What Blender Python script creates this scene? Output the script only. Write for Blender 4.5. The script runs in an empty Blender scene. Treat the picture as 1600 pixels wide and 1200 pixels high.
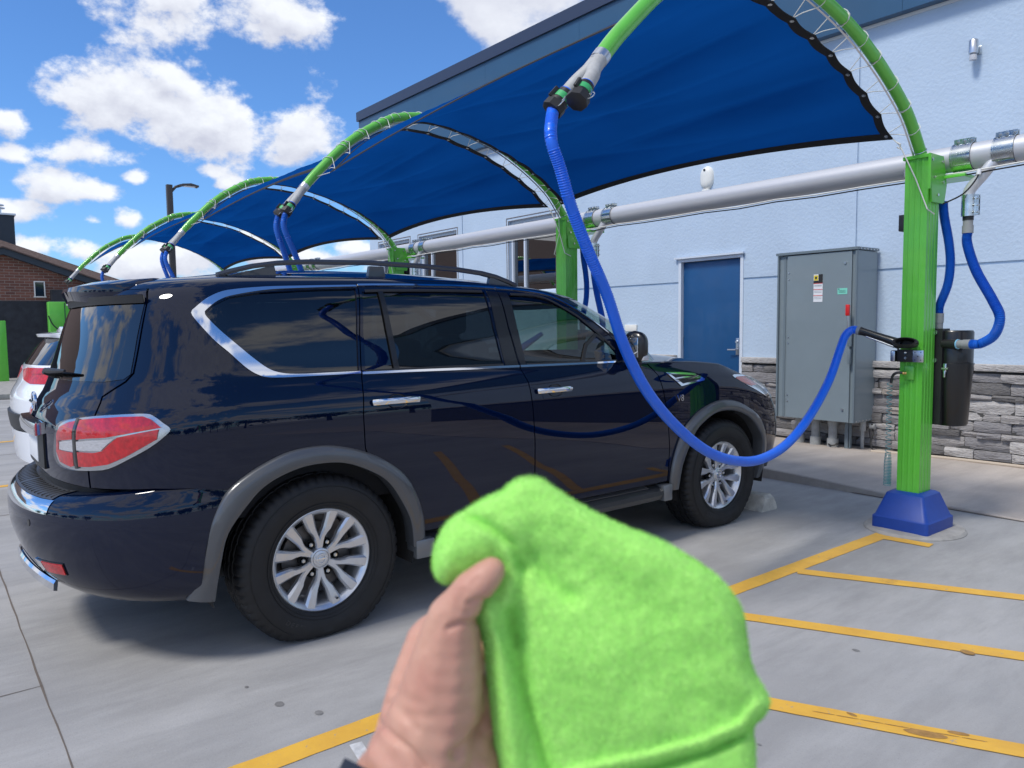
import bpy, bmesh, math, random
from mathutils import Vector, Matrix
from mathutils.geometry import delaunay_2d_cdt
scene = bpy.context.scene
COL = scene.collection
R = math.radians
random.seed(7)
# ------------------------------------------------------------------ camera
XR = (0.61895934, 0.78533292, -0.01189761); YU = (-0.05336185, 0.05716047, 0.99693791); FW = (-0.78360823, 0.61642915, -0.07728683)
CAM = Vector((0, 0, 1.444))
VIEW = Matrix(((XR[0], YU[0], -FW[0]), (XR[1], YU[1], -FW[1]), (XR[2], YU[2], -FW[2])))
cd = bpy.data.cameras.new('camera'); cam = bpy.data.objects.new('camera', cd); COL.objects.link(cam)
cam.matrix_world = Matrix.Translation(CAM) @ VIEW.to_4x4()
cd.sensor_width = 36.0; cd.lens = 36.0*1188/1600; cd.clip_start = 0.02; cd.clip_end = 900
cd.dof.use_dof = True; cd.dof.focus_distance = 4.6; cd.dof.aperture_fstop = 9.0
scene.camera = cam
# ------------------------------------------------------------------ sky, sun, exposure
SUN_EL, SUN_AZ = 55.0, 182.0        # degrees; azimuth from +Y (towards the building) to +X
scene.view_settings.view_transform = 'Standard'; scene.view_settings.look = 'None'
scene.view_settings.gamma = 1.0; scene.view_settings.use_curve_mapping = False
scene.view_settings.exposure = 0.94
world = bpy.data.worlds.new('World'); scene.world = world; world.use_nodes = True
def sky_world():
    nt = world.node_tree; N = nt.nodes; L = nt.links; N.clear()
    def nd(t, tree=nt, **k):
        n = tree.nodes.new(t)
        for a, b in k.items(): setattr(n, a, b)
        return n
    def mth(tree, op, a, b=None, c=None, clamp=False):
        n = tree.nodes.new('ShaderNodeMath'); n.operation = op; n.use_clamp = clamp
        for i, v in enumerate((a, b, c)):
            if v is None: continue
            if isinstance(v, (int, float)): n.inputs[i].default_value = v
            else: tree.links.new(v, n.inputs[i])
        return n.outputs[0]
    def mapr(tree, v, a, b, c=0.0, d=1.0, smooth=True):
        n = tree.nodes.new('ShaderNodeMapRange'); n.interpolation_type = 'SMOOTHSTEP' if smooth else 'LINEAR'
        tree.links.new(v, n.inputs['Value'])
        for k, x in zip(('From Min', 'From Max', 'To Min', 'To Max'), (a, b, c, d)): n.inputs[k].default_value = x
        return n.outputs['Result']
    # cloud cover as a function of direction
    g = bpy.data.node_groups.new('cloud_cover', 'ShaderNodeTree')
    g.interface.new_socket('Dir', in_out='INPUT', socket_type='NodeSocketVector')
    g.interface.new_socket('Cover', in_out='OUTPUT', socket_type='NodeSocketFloat')
    gi = g.nodes.new('NodeGroupInput'); go = g.nodes.new('NodeGroupOutput')
    nrm = g.nodes.new('ShaderNodeVectorMath'); nrm.operation = 'NORMALIZE'; g.links.new(gi.outputs[0], nrm.inputs[0])
    sp = g.nodes.new('ShaderNodeSeparateXYZ'); g.links.new(nrm.outputs[0], sp.inputs[0])
    az = mth(g, 'ARCTAN2', sp.outputs[0], sp.outputs[1]); el = mth(g, 'ARCSINE', sp.outputs[2])
    # small scale billows
    nz = g.nodes.new('ShaderNodeTexNoise'); nz.inputs['Scale'].default_value = 11.0; nz.inputs['Detail'].default_value = 9.0
    nz.inputs['Roughness'].default_value = 0.60
    sq = g.nodes.new('ShaderNodeVectorMath'); sq.operation = 'MULTIPLY'; g.links.new(nrm.outputs[0], sq.inputs[0]); sq.inputs[1].default_value = (1, 1, 1.5)
    g.links.new(sq.outputs[0], nz.inputs['Vector'])
    fb = nz.outputs['Fac']
    blobs = [(-1.358,.252,.080,.040),(-1.27,.239,.125,.049),(-1.178,.227,.062,.039),(-1.393,.199,.046,.018),(-1.313,.284,.028,.017),
     (-1.272,.354,.10,.047),(-1.199,.368,.057,.025),(-1.32,.361,.042,.025),(-1.478,.221,.025,.018),(-1.478,.19,.02,.013),
     (-1.433,.156,.049,.022),(-1.468,.131,.046,.016),(-1.402,.155,.031,.014),(-1.352,.176,.019,.009),(-1.272,.186,.019,.013),
     (-1.256,.174,.021,.009),(-1.398,.124,.017,.01),(-1.361,.126,.028,.017),(-1.461,.091,.038,.019),(-1.415,.09,.036,.02),
     (-1.35,.078,.059,.022),(-1.294,.087,.07,.032),(-1.224,.095,.061,.026),(-1.147,.086,.072,.019),(-1.111,.1,.034,.016)]
    acc = None
    for (a0, e0, ra, re) in blobs:
        dx = mth(g, 'MULTIPLY_ADD', az, 1/ra, -a0/ra); dy = mth(g, 'MULTIPLY_ADD', el, 1/re, -e0/re)
        d2 = mth(g, 'MULTIPLY_ADD', dx, dx, mth(g, 'MULTIPLY', dy, dy))
        v = mth(g, 'SUBTRACT', 1.0, mth(g, 'SQRT', d2))
        acc = v if acc is None else mth(g, 'SMOOTH_MAX', acc, v, 0.25)
    near = mth(g, 'MAXIMUM', acc, -1.6)
    # the rest of the sky: fair weather clouds on a flat layer
    zc = mth(g, 'MAXIMUM', mth(g, 'ADD', sp.outputs[2], 0.10), 0.02)
    cx = mth(g, 'DIVIDE', sp.outputs[0], zc); cy = mth(g, 'DIVIDE', sp.outputs[1], zc)
    cb = g.nodes.new('ShaderNodeCombineXYZ'); g.links.new(cx, cb.inputs[0]); g.links.new(cy, cb.inputs[1])
    n2 = g.nodes.new('ShaderNodeTexNoise'); n2.inputs['Scale'].default_value = 0.75; n2.inputs['Detail'].default_value = 3.0; n2.inputs['Roughness'].default_value = 0.5
    g.links.new(cb.outputs[0], n2.inputs['Vector'])
    gen = mth(g, 'MULTIPLY_ADD', n2.outputs['Fac'], 7.0, -3.35)
    # inside the patch of sky around the named clouds use those, elsewhere the layer
    dx = mth(g, 'MULTIPLY_ADD', az, 1/.42, 1.27/.42); dy = mth(g, 'MULTIPLY_ADD', el, 1/.40, -.12/.40)
    rr = mth(g, 'SQRT', mth(g, 'MULTIPLY_ADD', dx, dx, mth(g, 'MULTIPLY', dy, dy)))
    mk = mapr(g, rr, 0.8, 1.05)
    mixd = mth(g, 'ADD', mth(g, 'MULTIPLY', near, mth(g, 'SUBTRACT', 1.0, mk)), mth(g, 'MULTIPLY', gen, mk))
    amp = mth(g, 'MULTIPLY_ADD', mk, -2.3, 4.4)
    g.links.new(mth(g, 'ADD', mixd, mth(g, 'MULTIPLY', mth(g, 'SUBTRACT', fb, 0.51), amp)), go.inputs[0])
    geo = nd('ShaderNodeTexCoord')
    def cover(off):
        v = nd('ShaderNodeVectorMath', operation='ADD'); L.new(geo.outputs['Generated'], v.inputs[0]); v.inputs[1].default_value = off
        q = nd('ShaderNodeGroup'); q.node_tree = g; L.new(v.outputs[0], q.inputs[0]); return q.outputs[0]
    c0 = cover((0, 0, 0)); c1 = cover((0.004, 0.006, 0.016))
    dens = mapr(nt, c0, -0.16, 0.50)
    lit = mth(nt, 'MULTIPLY_ADD', mth(nt, 'SUBTRACT', c0, c1), 0.55, 0.55, clamp=True)
    thick = mapr(nt, c0, 0.1, 1.5)
    lit2 = mth(nt, 'SUBTRACT', lit, mth(nt, 'MULTIPLY', thick, 0.16), clamp=True)
    col = nd('ShaderNodeMix', data_type='RGBA'); L.new(lit2, col.inputs['Factor'])
    col.inputs[6].default_value = (0.32, 0.335, 0.40, 1); col.inputs[7].default_value = (0.52, 0.54, 0.575, 1)
    sky = nd('ShaderNodeTexSky', sky_type='NISHITA'); sky.sun_disc = False; sky.sun_elevation = R(SUN_EL); sky.sun_rotation = R(SUN_AZ)
    sky.air_density = 1.0; sky.dust_density = 0.35; sky.ozone_density = 2.6
    sk = nd('ShaderNodeVectorMath', operation='MULTIPLY'); L.new(sky.outputs[0], sk.inputs[0]); sk.inputs[1].default_value = (0.041, 0.0635, 0.091)
    mx = nd('ShaderNodeMix', data_type='RGBA'); L.new(dens, mx.inputs['Factor']); L.new(sk.outputs[0], mx.inputs[6]); L.new(col.outputs[2], mx.inputs[7])
    bg = nd('ShaderNodeBackground'); L.new(mx.outputs[2], bg.inputs['Color']); bg.inputs['Strength'].default_value = 1.0
    out = nd('ShaderNodeOutputWorld'); L.new(bg.outputs[0], out.inputs[0])
sky_world()
sd = bpy.data.lights.new('sun', 'SUN'); sd.energy = 1.4; sd.angle = R(13); sd.color = (1.0, 0.96, 0.90)
sun = bpy.data.objects.new('sun', sd); COL.objects.link(sun)
_d = Vector((math.sin(R(SUN_AZ))*math.cos(R(SUN_EL)), math.cos(R(SUN_AZ))*math.cos(R(SUN_EL)), math.sin(R(SUN_EL))))
sun.rotation_euler = _d.to_track_quat('Z', 'Y').to_euler(); sun.location = (0, 0, 30)
# ------------------------------------------------------------------ helpers
def tag(o, label=None, cat=None, group=None, kind=None):
    if label: o['label'] = label
    if cat: o['category'] = cat
    if group: o['group'] = group
    if kind: o['kind'] = kind
    return o
def empty(name, loc=(0, 0, 0), rz=0.0):
    o = bpy.data.objects.new(name, None); COL.objects.link(o); o.location = loc; o.rotation_euler = (0, 0, rz); o.empty_display_size = .2
    return o
def catmull(pts, n=8, closed=False):
    pts = [Vector(p) for p in pts]; out = []; m = len(pts)
    rng = range(m if closed else m-1)
    for i in rng:
        if closed: p0, p1, p2, p3 = pts[(i-1) % m], pts[i], pts[(i+1) % m], pts[(i+2) % m]
        else: p0, p1, p2, p3 = pts[max(i-1, 0)], pts[i], pts[i+1], pts[min(i+2, m-1)]
        for k in range(n):
            t = k/n
            out.append(0.5*((2*p1)+(p2-p0)*t+(2*p0-5*p1+4*p2-p3)*t*t+(3*p1-p0-3*p2+p3)*t**3))
    if not closed: out.append(pts[-1])
    return out
def resample(pts, step, closed=False):
    pts = [Vector(p) for p in pts]
    if closed: pts = pts+[pts[0]]
    out = [pts[0]]
    for a, b in zip(pts, pts[1:]):
        d = (b-a).length; n = max(1, int(math.ceil(d/step)))
        for k in range(1, n+1): out.append(a.lerp(b, k/n))
    if closed: out.pop()
    return out
class MB:
    def __init__(s): s.v = []; s.f = []; s.m = []; s.mi = 0
    def add(s, vs, fs):
        b = len(s.v); s.v += [tuple(v) for v in vs]
        for f in fs: s.f.append(tuple(i+b for i in f)); s.m.append(s.mi)
    def box(s, x0, x1, y0, y1, z0, z1, M=None, jit=0):
        vs = [Vector((x, y, z)) for x in (x0, x1) for y in (y0, y1) for z in (z0, z1)]
        if jit: vs = [v+Vector([random.uniform(-jit, jit) for _ in range(3)]) for v in vs]
        if M: vs = [M @ v for v in vs]
        s.add(vs, [(0, 1, 3, 2), (4, 6, 7, 5), (0, 4, 5, 1), (2, 3, 7, 6), (0, 2, 6, 4), (1, 5, 7, 3)]); return s
    def bbox(s, x0, x1, y0, y1, z0, z1, b=.005, M=None):
        """box with chamfered edges"""
        bm = bmesh.new(); bmesh.ops.create_cube(bm, size=1)
        for v in bm.verts: v.co = Vector((x0+(x1-x0)*(v.co.x+.5), y0+(y1-y0)*(v.co.y+.5), z0+(z1-z0)*(v.co.z+.5)))
        bmesh.ops.bevel(bm, geom=bm.edges[:], offset=b, segments=2, profile=.5, affect='EDGES')
        if M: bm.transform(M)
        bm.verts.index_update(); s.add([v.co.copy() for v in bm.verts], [[v.index for v in f.verts] for f in bm.faces]); bm.free(); return s
    def ring(s, c, t, r, seg, up=None, sx=1.0):
        t = Vector(t).normalized(); up = Vector(up) if up else (Vector((0, 0, 1)) if abs(t.z) < .95 else Vector((1, 0, 0)))
        a = up.cross(t).normalized(); b = t.cross(a)
        return [Vector(c)+a*r*sx*math.cos(2*math.pi*k/seg)+b*r*math.sin(2*math.pi*k/seg) for k in range(seg)]
    def tube(s, pts, r, seg=12, caps=True, closed=False):
        pts = [Vector(p) for p in pts]; n = len(pts); base = len(s.v)
        rr = r if hasattr(r, '__len__') else [r]*n
        # parallel transport
        ts = []
        for i in range(n):
            if closed: t = pts[(i+1) % n]-pts[i-1]
            else: t = pts[min(i+1, n-1)]-pts[max(i-1, 0)]
            ts.append(t.normalized() if t.length > 1e-9 else Vector((0, 0, 1)))
        up = Vector((0, 0, 1)) if abs(ts[0].z) < .9 else Vector((1, 0, 0))
        a = up.cross(ts[0]).normalized(); vs = []
        for i in range(n):
            a = (a - ts[i]*a.dot(ts[i])).normalized(); b = ts[i].cross(a)
            vs += [pts[i]+(a*math.cos(2*math.pi*k/seg)+b*math.sin(2*math.pi*k/seg))*rr[i] for k in range(seg)]
        fs = []
        for i in range(n if closed else n-1):
            j = (i+1) % n
            for k in range(seg):
                l = (k+1) % seg; fs.append((i*seg+k, i*seg+l, j*seg+l, j*seg+k))
        if caps and not closed:
            fs.append(tuple(range(seg))[::-1]); fs.append(tuple((n-1)*seg+k for k in range(seg)))
        s.add(vs, fs); return s
    def cyl(s, p, q, r, seg=16, r2=None): return s.tube([p, q], [r, r if r2 is None else r2], seg)
    def lathe(s, prof, M=None, seg=32, caps=True):
        """prof (r, z) along the axis z"""
        vs = []; n = len(prof)
        for r, z in prof:
            for k in range(seg):
                a = 2*math.pi*k/seg; v = Vector((r*math.cos(a), r*math.sin(a), z)); vs.append(M @ v if M else v)
        fs = []
        for i in range(n-1):
            for k in range(seg):
                l = (k+1) % seg; fs.append((i*seg+k, i*seg+l, (i+1)*seg+l, (i+1)*seg+k))
        if caps and prof[0][0] > 1e-6: fs.append(tuple(range(seg))[::-1])
        if caps and prof[-1][0] > 1e-6: fs.append(tuple((n-1)*seg+k for k in range(seg)))
        s.add(vs, fs); return s
    def grid(s, rows, closed=False):
        n = len(rows); m = len(rows[0]); vs = [p for r in rows for p in r]; fs = []
        for i in range(n-1):
            for k in range(m if closed else m-1):
                l = (k+1) % m; fs.append((i*m+k, i*m+l, (i+1)*m+l, (i+1)*m+k))
        s.add(vs, fs); return s
    def prism(s, poly, d, M=None):
        """polygon of 3D points extruded by the vector d"""
        n = len(poly); P0 = [Vector(p) for p in poly]; P1 = [p+Vector(d) for p in P0]; vs = P0+P1
        if M: vs = [M @ v for v in vs]
        fs = [tuple(range(n))[::-1], tuple(range(n, 2*n))]+[(i, (i+1) % n, n+(i+1) % n, n+i) for i in range(n)]
        s.add(vs, fs); return s
    def sweep(s, path, sect, upv=None, closed=False, caps=True):
        """sect: list of (across, up) offsets; path with up vectors"""
        rows = []
        n = len(path)
        for i, p in enumerate(path):
            if closed: t = (Vector(path[(i+1) % n])-Vector(path[i-1])).normalized()
            else: t = (Vector(path[min(i+1, n-1)])-Vector(path[max(i-1, 0)])).normalized()
            u = Vector(upv[i] if hasattr(upv[0], '__len__') else upv) if upv is not None else Vector((0, 0, 1))
            a = t.cross(u).normalized(); u = a.cross(t).normalized()
            rows.append([Vector(p)+a*x+u*y for x, y in sect])
        if closed: rows.append(rows[0])
        s.grid(rows, closed=True)
        if caps and not closed:
            m = len(sect); b = len(s.v)-len(rows)*m
            s.f.append(tuple(b+k for k in range(m))[::-1]); s.m.append(s.mi)
            s.f.append(tuple(b+(len(rows)-1)*m+k for k in range(m))); s.m.append(s.mi)
        return s
    def mesh(s, name, mats, sharp=35, fix=True):
        me = bpy.data.meshes.new(name); me.from_pydata(s.v, [], s.f)
        mats = mats if isinstance(mats, (list, tuple)) else [mats]
        for m in mats: me.materials.append(m)
        if len(mats) > 1: me.polygons.foreach_set('material_index', s.m)
        if fix:
            bm = bmesh.new(); bm.from_mesh(me); bmesh.ops.recalc_face_normals(bm, faces=bm.faces[:]); bm.to_mesh(me); bm.free()
        if sharp:
            me.polygons.foreach_set('use_smooth', [True]*len(me.polygons)); me.set_sharp_from_angle(angle=R(sharp))
        me.update(); return me
    def build(s, name, mats, parent=None, sharp=35, loc=None, fix=True):
        o = bpy.data.objects.new(name, s.mesh(name, mats, sharp, fix)); COL.objects.link(o)
        if parent: o.parent = parent
        if loc: o.location = loc
        return o
def inst(o, parent=None, loc=None, name=None, rot=None):
    c = o.copy(); COL.objects.link(c); c.parent = parent
    if loc is not None: c.location = loc
    if rot is not None: c.rotation_euler = rot
    return c
def copy_tree(o, parent=None):
    c = o.copy(); COL.objects.link(c); c.parent = parent
    for ch in [x for x in KIDS.get(o.name, [])]: copy_tree(ch, c)
    return c
KIDS = {}
def index_kids(root):
    KIDS.clear()
    for o in bpy.data.objects:
        if o.parent: KIDS.setdefault(o.parent.name, []).append(o)
# ------------------------------------------------------------------ materials
def mat(name, col, rough=.6, metal=0., var=0., vscale=6., bump=0., bscale=60., coat=0., spec=.5, col2=None, stretch=None, sheen=0., bdist=.01, trans=0., emit=None, rvar=0., coords='Object', detail=6, sss=0.):
    m = bpy.data.materials.new(name); m.use_nodes = True; nt = m.node_tree; b = nt.nodes['Principled BSDF']
    b.inputs['Base Color'].default_value = (*col, 1); b.inputs['Roughness'].default_value = rough; b.inputs['Metallic'].default_value = metal
    b.inputs['Coat Weight'].default_value = coat; b.inputs['Coat Roughness'].default_value = .02; b.inputs['Specular IOR Level'].default_value = spec
    b.inputs['Sheen Weight'].default_value = sheen; b.inputs['Transmission Weight'].default_value = trans
    if sss: b.inputs['Subsurface Weight'].default_value = sss; b.inputs['Subsurface Radius'].default_value = (.012, .005, .003); b.inputs['Subsurface Scale'].default_value = .6
    if emit: b.inputs['Emission Color'].default_value = (*emit[0], 1); b.inputs['Emission Strength'].default_value = emit[1]
    tc = nt.nodes.new('ShaderNodeTexCoord'); vec = tc.outputs[coords]
    if stretch:
        mp = nt.nodes.new('ShaderNodeMapping'); mp.inputs['Scale'].default_value = stretch; nt.links.new(vec, mp.inputs[0]); vec = mp.outputs[0]
    if var or rvar:
        n = nt.nodes.new('ShaderNodeTexNoise'); n.inputs['Scale'].default_value = vscale; n.inputs['Detail'].default_value = detail; n.inputs['Roughness'].default_value = .6
        nt.links.new(vec, n.inputs['Vector'])
        if var:
            c2 = col2 or tuple(c*(1-var) for c in col); c1 = col if col2 else tuple(min(1, c*(1+var)) for c in col)
            r = nt.nodes.new('ShaderNodeMapRange'); r.inputs['From Min'].default_value = .3; r.inputs['From Max'].default_value = .7; nt.links.new(n.outputs['Fac'], r.inputs['Value'])
            x = nt.nodes.new('ShaderNodeMix'); x.data_type = 'RGBA'; nt.links.new(r.outputs[0], x.inputs['Factor'])
            x.inputs[6].default_value = (*c1, 1); x.inputs[7].default_value = (*c2, 1); nt.links.new(x.outputs[2], b.inputs['Base Color'])
        if rvar:
            r2 = nt.nodes.new('ShaderNodeMapRange'); r2.inputs['From Min'].default_value = .3; r2.inputs['From Max'].default_value = .7
            r2.inputs['To Min'].default_value = rough-rvar; r2.inputs['To Max'].default_value = rough+rvar
            nt.links.new(n.outputs['Fac'], r2.inputs['Value']); nt.links.new(r2.outputs[0], b.inputs['Roughness'])
    if bump:
        n = nt.nodes.new('ShaderNodeTexNoise'); n.inputs['Scale'].default_value = bscale; n.inputs['Detail'].default_value = 4; nt.links.new(vec, n.inputs['Vector'])
        bp = nt.nodes.new('ShaderNodeBump'); bp.inputs['Strength'].default_value = bump; bp.inputs['Distance'].default_value = bdist
        nt.links.new(n.outputs['Fac'], bp.inputs['Height']); nt.links.new(bp.outputs[0], b.inputs['Normal'])
    return m
def glass(name, tint, rough=.0, f0=.05):
    m = bpy.data.materials.new(name); m.use_nodes = True; nt = m.node_tree; nt.nodes.clear()
    o = nt.nodes.new('ShaderNodeOutputMaterial'); mx = nt.nodes.new('ShaderNodeMixShader'); t = nt.nodes.new('ShaderNodeBsdfTransparent'); g = nt.nodes.new('ShaderNodeBsdfGlossy')
    t.inputs[0].default_value = (*tint, 1); g.inputs['Roughness'].default_value = rough; g.inputs['Color'].default_value = (1, 1, 1, 1)
    lw = nt.nodes.new('ShaderNodeLayerWeight'); lw.inputs['Blend'].default_value = .5
    p = nt.nodes.new('ShaderNodeMath'); p.operation = 'POWER'; nt.links.new(lw.outputs['Facing'], p.inputs[0]); p.inputs[1].default_value = 4.0
    q = nt.nodes.new('ShaderNodeMath'); q.operation = 'MULTIPLY_ADD'; nt.links.new(p.outputs[0], q.inputs[0]); q.inputs[1].default_value = 1-f0; q.inputs[2].default_value = f0
    nt.links.new(q.outputs[0], mx.inputs[0]); nt.links.new(t.outputs[0], mx.inputs[1]); nt.links.new(g.outputs[0], mx.inputs[2]); nt.links.new(mx.outputs[0], o.inputs[0])
    return m
M = {}
M['paint_navy'] = mat('navy car paint', (.0007, .0042, .020), .45, .0, coat=1., spec=.0)
M['paint_navy'].node_tree.nodes['Principled BSDF'].inputs['Coat IOR'].default_value = 1.5
M['paint_navy'].node_tree.nodes['Principled BSDF'].inputs['Coat Roughness'].default_value = .008
M['glass_dark'] = glass('privacy glass', (.022, .026, .032), f0=.075)
M['glass_front'] = glass('tinted glass', (.19, .26, .235), f0=.065)
M['glass_shield'] = glass('windscreen glass', (.72, .84, .80), f0=.05)
M['glass_clear'] = glass('clear lens', (.95, .95, .95), f0=.06)
M['chrome'] = mat('chrome', (.82, .83, .85), .07, 1.)
M['satin'] = mat('satin metal', (.62, .63, .65), .32, 1., var=.06)
M['rim'] = mat('silver wheel paint', (.68, .69, .71), .30, .75, coat=.6, var=.05, vscale=30)
M['black_gloss'] = mat('gloss black', (.006, .006, .007), .30, coat=.25)
M['black_plastic'] = mat('black plastic', (.016, .016, .017), .5, bump=.25, bscale=900, bdist=.001)
M['grey_plastic'] = mat('grey flare paint', (.085, .09, .098), .34, .25, coat=.7, var=.05)
M['rail'] = mat('grey rail paint', (.06, .065, .075), .3, .5, coat=.5)
M['rubber'] = mat('tyre rubber', (.008, .008, .009), .58, var=.35, vscale=14, bump=.3, bscale=300, bdist=.001)
M['dark'] = mat('dark underside', (.008, .008, .009), .85)
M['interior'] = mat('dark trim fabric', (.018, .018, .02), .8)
M['leather'] = mat('seat leather', (.10, .09, .08), .5)
M['red_lens'] = mat('red lamp lens', (.50, .004, .010), .25, coat=.25, var=.35, vscale=45)
M['red_dark'] = mat('deep red lens', (.20, .003, .008), .15, coat=1.)
M['white_lens'] = mat('reversing lens', (.50, .50, .52), .15, coat=.6, var=.25, vscale=60, stretch=(1, 1, 6))
M['orange_lens'] = mat('orange marker lens', (.75, .12, .05), .2, coat=1.)
M['concrete_light'] = mat('pale cast concrete', (.36, .345, .32), .9, var=.22, vscale=9, bump=.5, bscale=70, bdist=.004)
M['wall'] = mat('pale blue stucco', (.47, .575, .70), .88, var=.05, vscale=1.3, bump=.65, bscale=28, bdist=.008)
M['wall_side'] = mat('recess shade blue stucco', (.6, .68, .78), .9)
M['fascia'] = mat('dark blue metal panel', (.024, .085, .165), .42, .0, var=.05, vscale=1.2, coat=.2)
M['fascia_cap'] = mat('dark blue cap flashing', (.045, .06, .10), .4, .3)
M['white_trim'] = mat('white drip edge', (.75, .77, .78), .5)
M['green'] = mat('bright green powder coat', (.115, .52, .045), .33, .0, var=.05, vscale=9, coat=.35, rvar=.05)
M['green2'] = mat('green arch paint', (.13, .50, .06), .32, coat=.3, var=.05, vscale=12)
M['blue_base'] = mat('blue moulded plastic', (.010, .055, .32), .45, var=.06, vscale=20)
M['hose'] = mat('blue hose plastic', (.006, .14, .80), .38, coat=.2, var=.05, vscale=15)
M['hose_dark'] = mat('blue ribbed hose plastic', (.010, .12, .55), .4, var=.06, vscale=15)
M['pipe'] = mat('brushed aluminium tube', (.60, .61, .64), .42, .35, var=.06, vscale=5, stretch=(.4, 6, 6), rvar=.06)
M['zinc'] = mat('zinc plated steel', (.62, .65, .66), .24, 1., var=.18, vscale=18, rvar=.08)
M['grey_rubber'] = mat('grey rubber cuff', (.27, .28, .28), .6, var=.06)
M['sleeve_grey'] = mat('grey flexible duct', (.42, .42, .41), .55, var=.12, vscale=30)
M['rope'] = mat('white rope', (.72, .72, .68), .8)
M['hem'] = mat('black webbing hem', (.010, .010, .013), .8, bump=.4, bscale=400, bdist=.001)
M['door'] = mat('blue door paint', (.008, .070, .20), .38, var=.05, vscale=3, coat=.15)
M['white_frame'] = mat('white frame paint', (.62, .68, .76), .5)
M['bronze'] = mat('bronze window edge', (.20, .15, .12), .5, .4)
M['cabinet'] = mat('grey enamel steel', (.20, .245, .27), .42, .0, var=.04, vscale=2.5, coat=.25)
M['cab_edge'] = mat('darker grey enamel steel', (.15, .19, .215), .45)
M['stucco_grey'] = mat('grey conduit plastic', (.33, .34, .34), .6, var=.15, vscale=20)
M['red'] = mat('red handle plastic', (.62, .015, .015), .4)
M['white_lbl'] = mat('white label', (.75, .76, .78), .5)
M['teal_lbl'] = mat('pale green label', (.22, .66, .52), .5)
M['yellow_lbl'] = mat('yellow label', (.70, .55, .04), .5)
M['black_lbl'] = mat('black label print', (.02, .02, .02), .5)
M['coil'] = mat('translucent teal coil', (.10, .36, .38), .25, trans=.35, coat=.3)
M['cream'] = mat('cream wall speaker plastic', (.80, .79, .74), .4)
M['lamp_post'] = mat('bronze lamp post paint', (.05, .045, .042), .5)
M['brown_roof'] = mat('brown shingle roof', (.105, .072, .062), .9, var=.25, vscale=14, bump=.6, bscale=12, bdist=.05)
M['dark_trim'] = mat('dark slate trim', (.028, .042, .058), .6)
M['dark_block'] = mat('dark painted block', (.028, .031, .038), .8, var=.35, vscale=5)
M['white_paint'] = mat('white car paint', (.86, .88, .92), .3, coat=1.)
M['liner'] = M['dark']
M['rear_glass'] = glass('rear privacy glass', (.02, .025, .03), f0=.09)
M['chrome_edge'] = mat('bright lamp housing', (.55, .56, .58), .18, 1.)
M['pad'] = mat('dark grey step plastic', (.045, .048, .055), .42, bump=.2, bscale=500, bdist=.001)
M['satin_dark'] = mat('dark satin strip', (.12, .12, .125), .4, .6)
M['satin_grey'] = mat('grey satin end cap', (.19, .20, .21), .35, .5, coat=.3)
M['well'] = mat('felted wheel well', (.018, .017, .017), .95, var=.4, vscale=20)
M['disc'] = mat('brake steel', (.16, .15, .145), .45, .8)
M['rubber_letter'] = mat('raised tyre rubber', (.035, .035, .036), .5)
M['win_dark'] = mat('dark window pane', (.012, .022, .025), .06, coat=.5)
M['win_pane'] = glass('office window glass', (.16, .20, .22), f0=.22)
M['lens_cover'] = glass('clear lamp cover', (.97, .97, .97), f0=.03)
M['step_dark'] = mat('dark satin running board', (.040, .042, .046), .38, .4, coat=.3)
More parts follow.
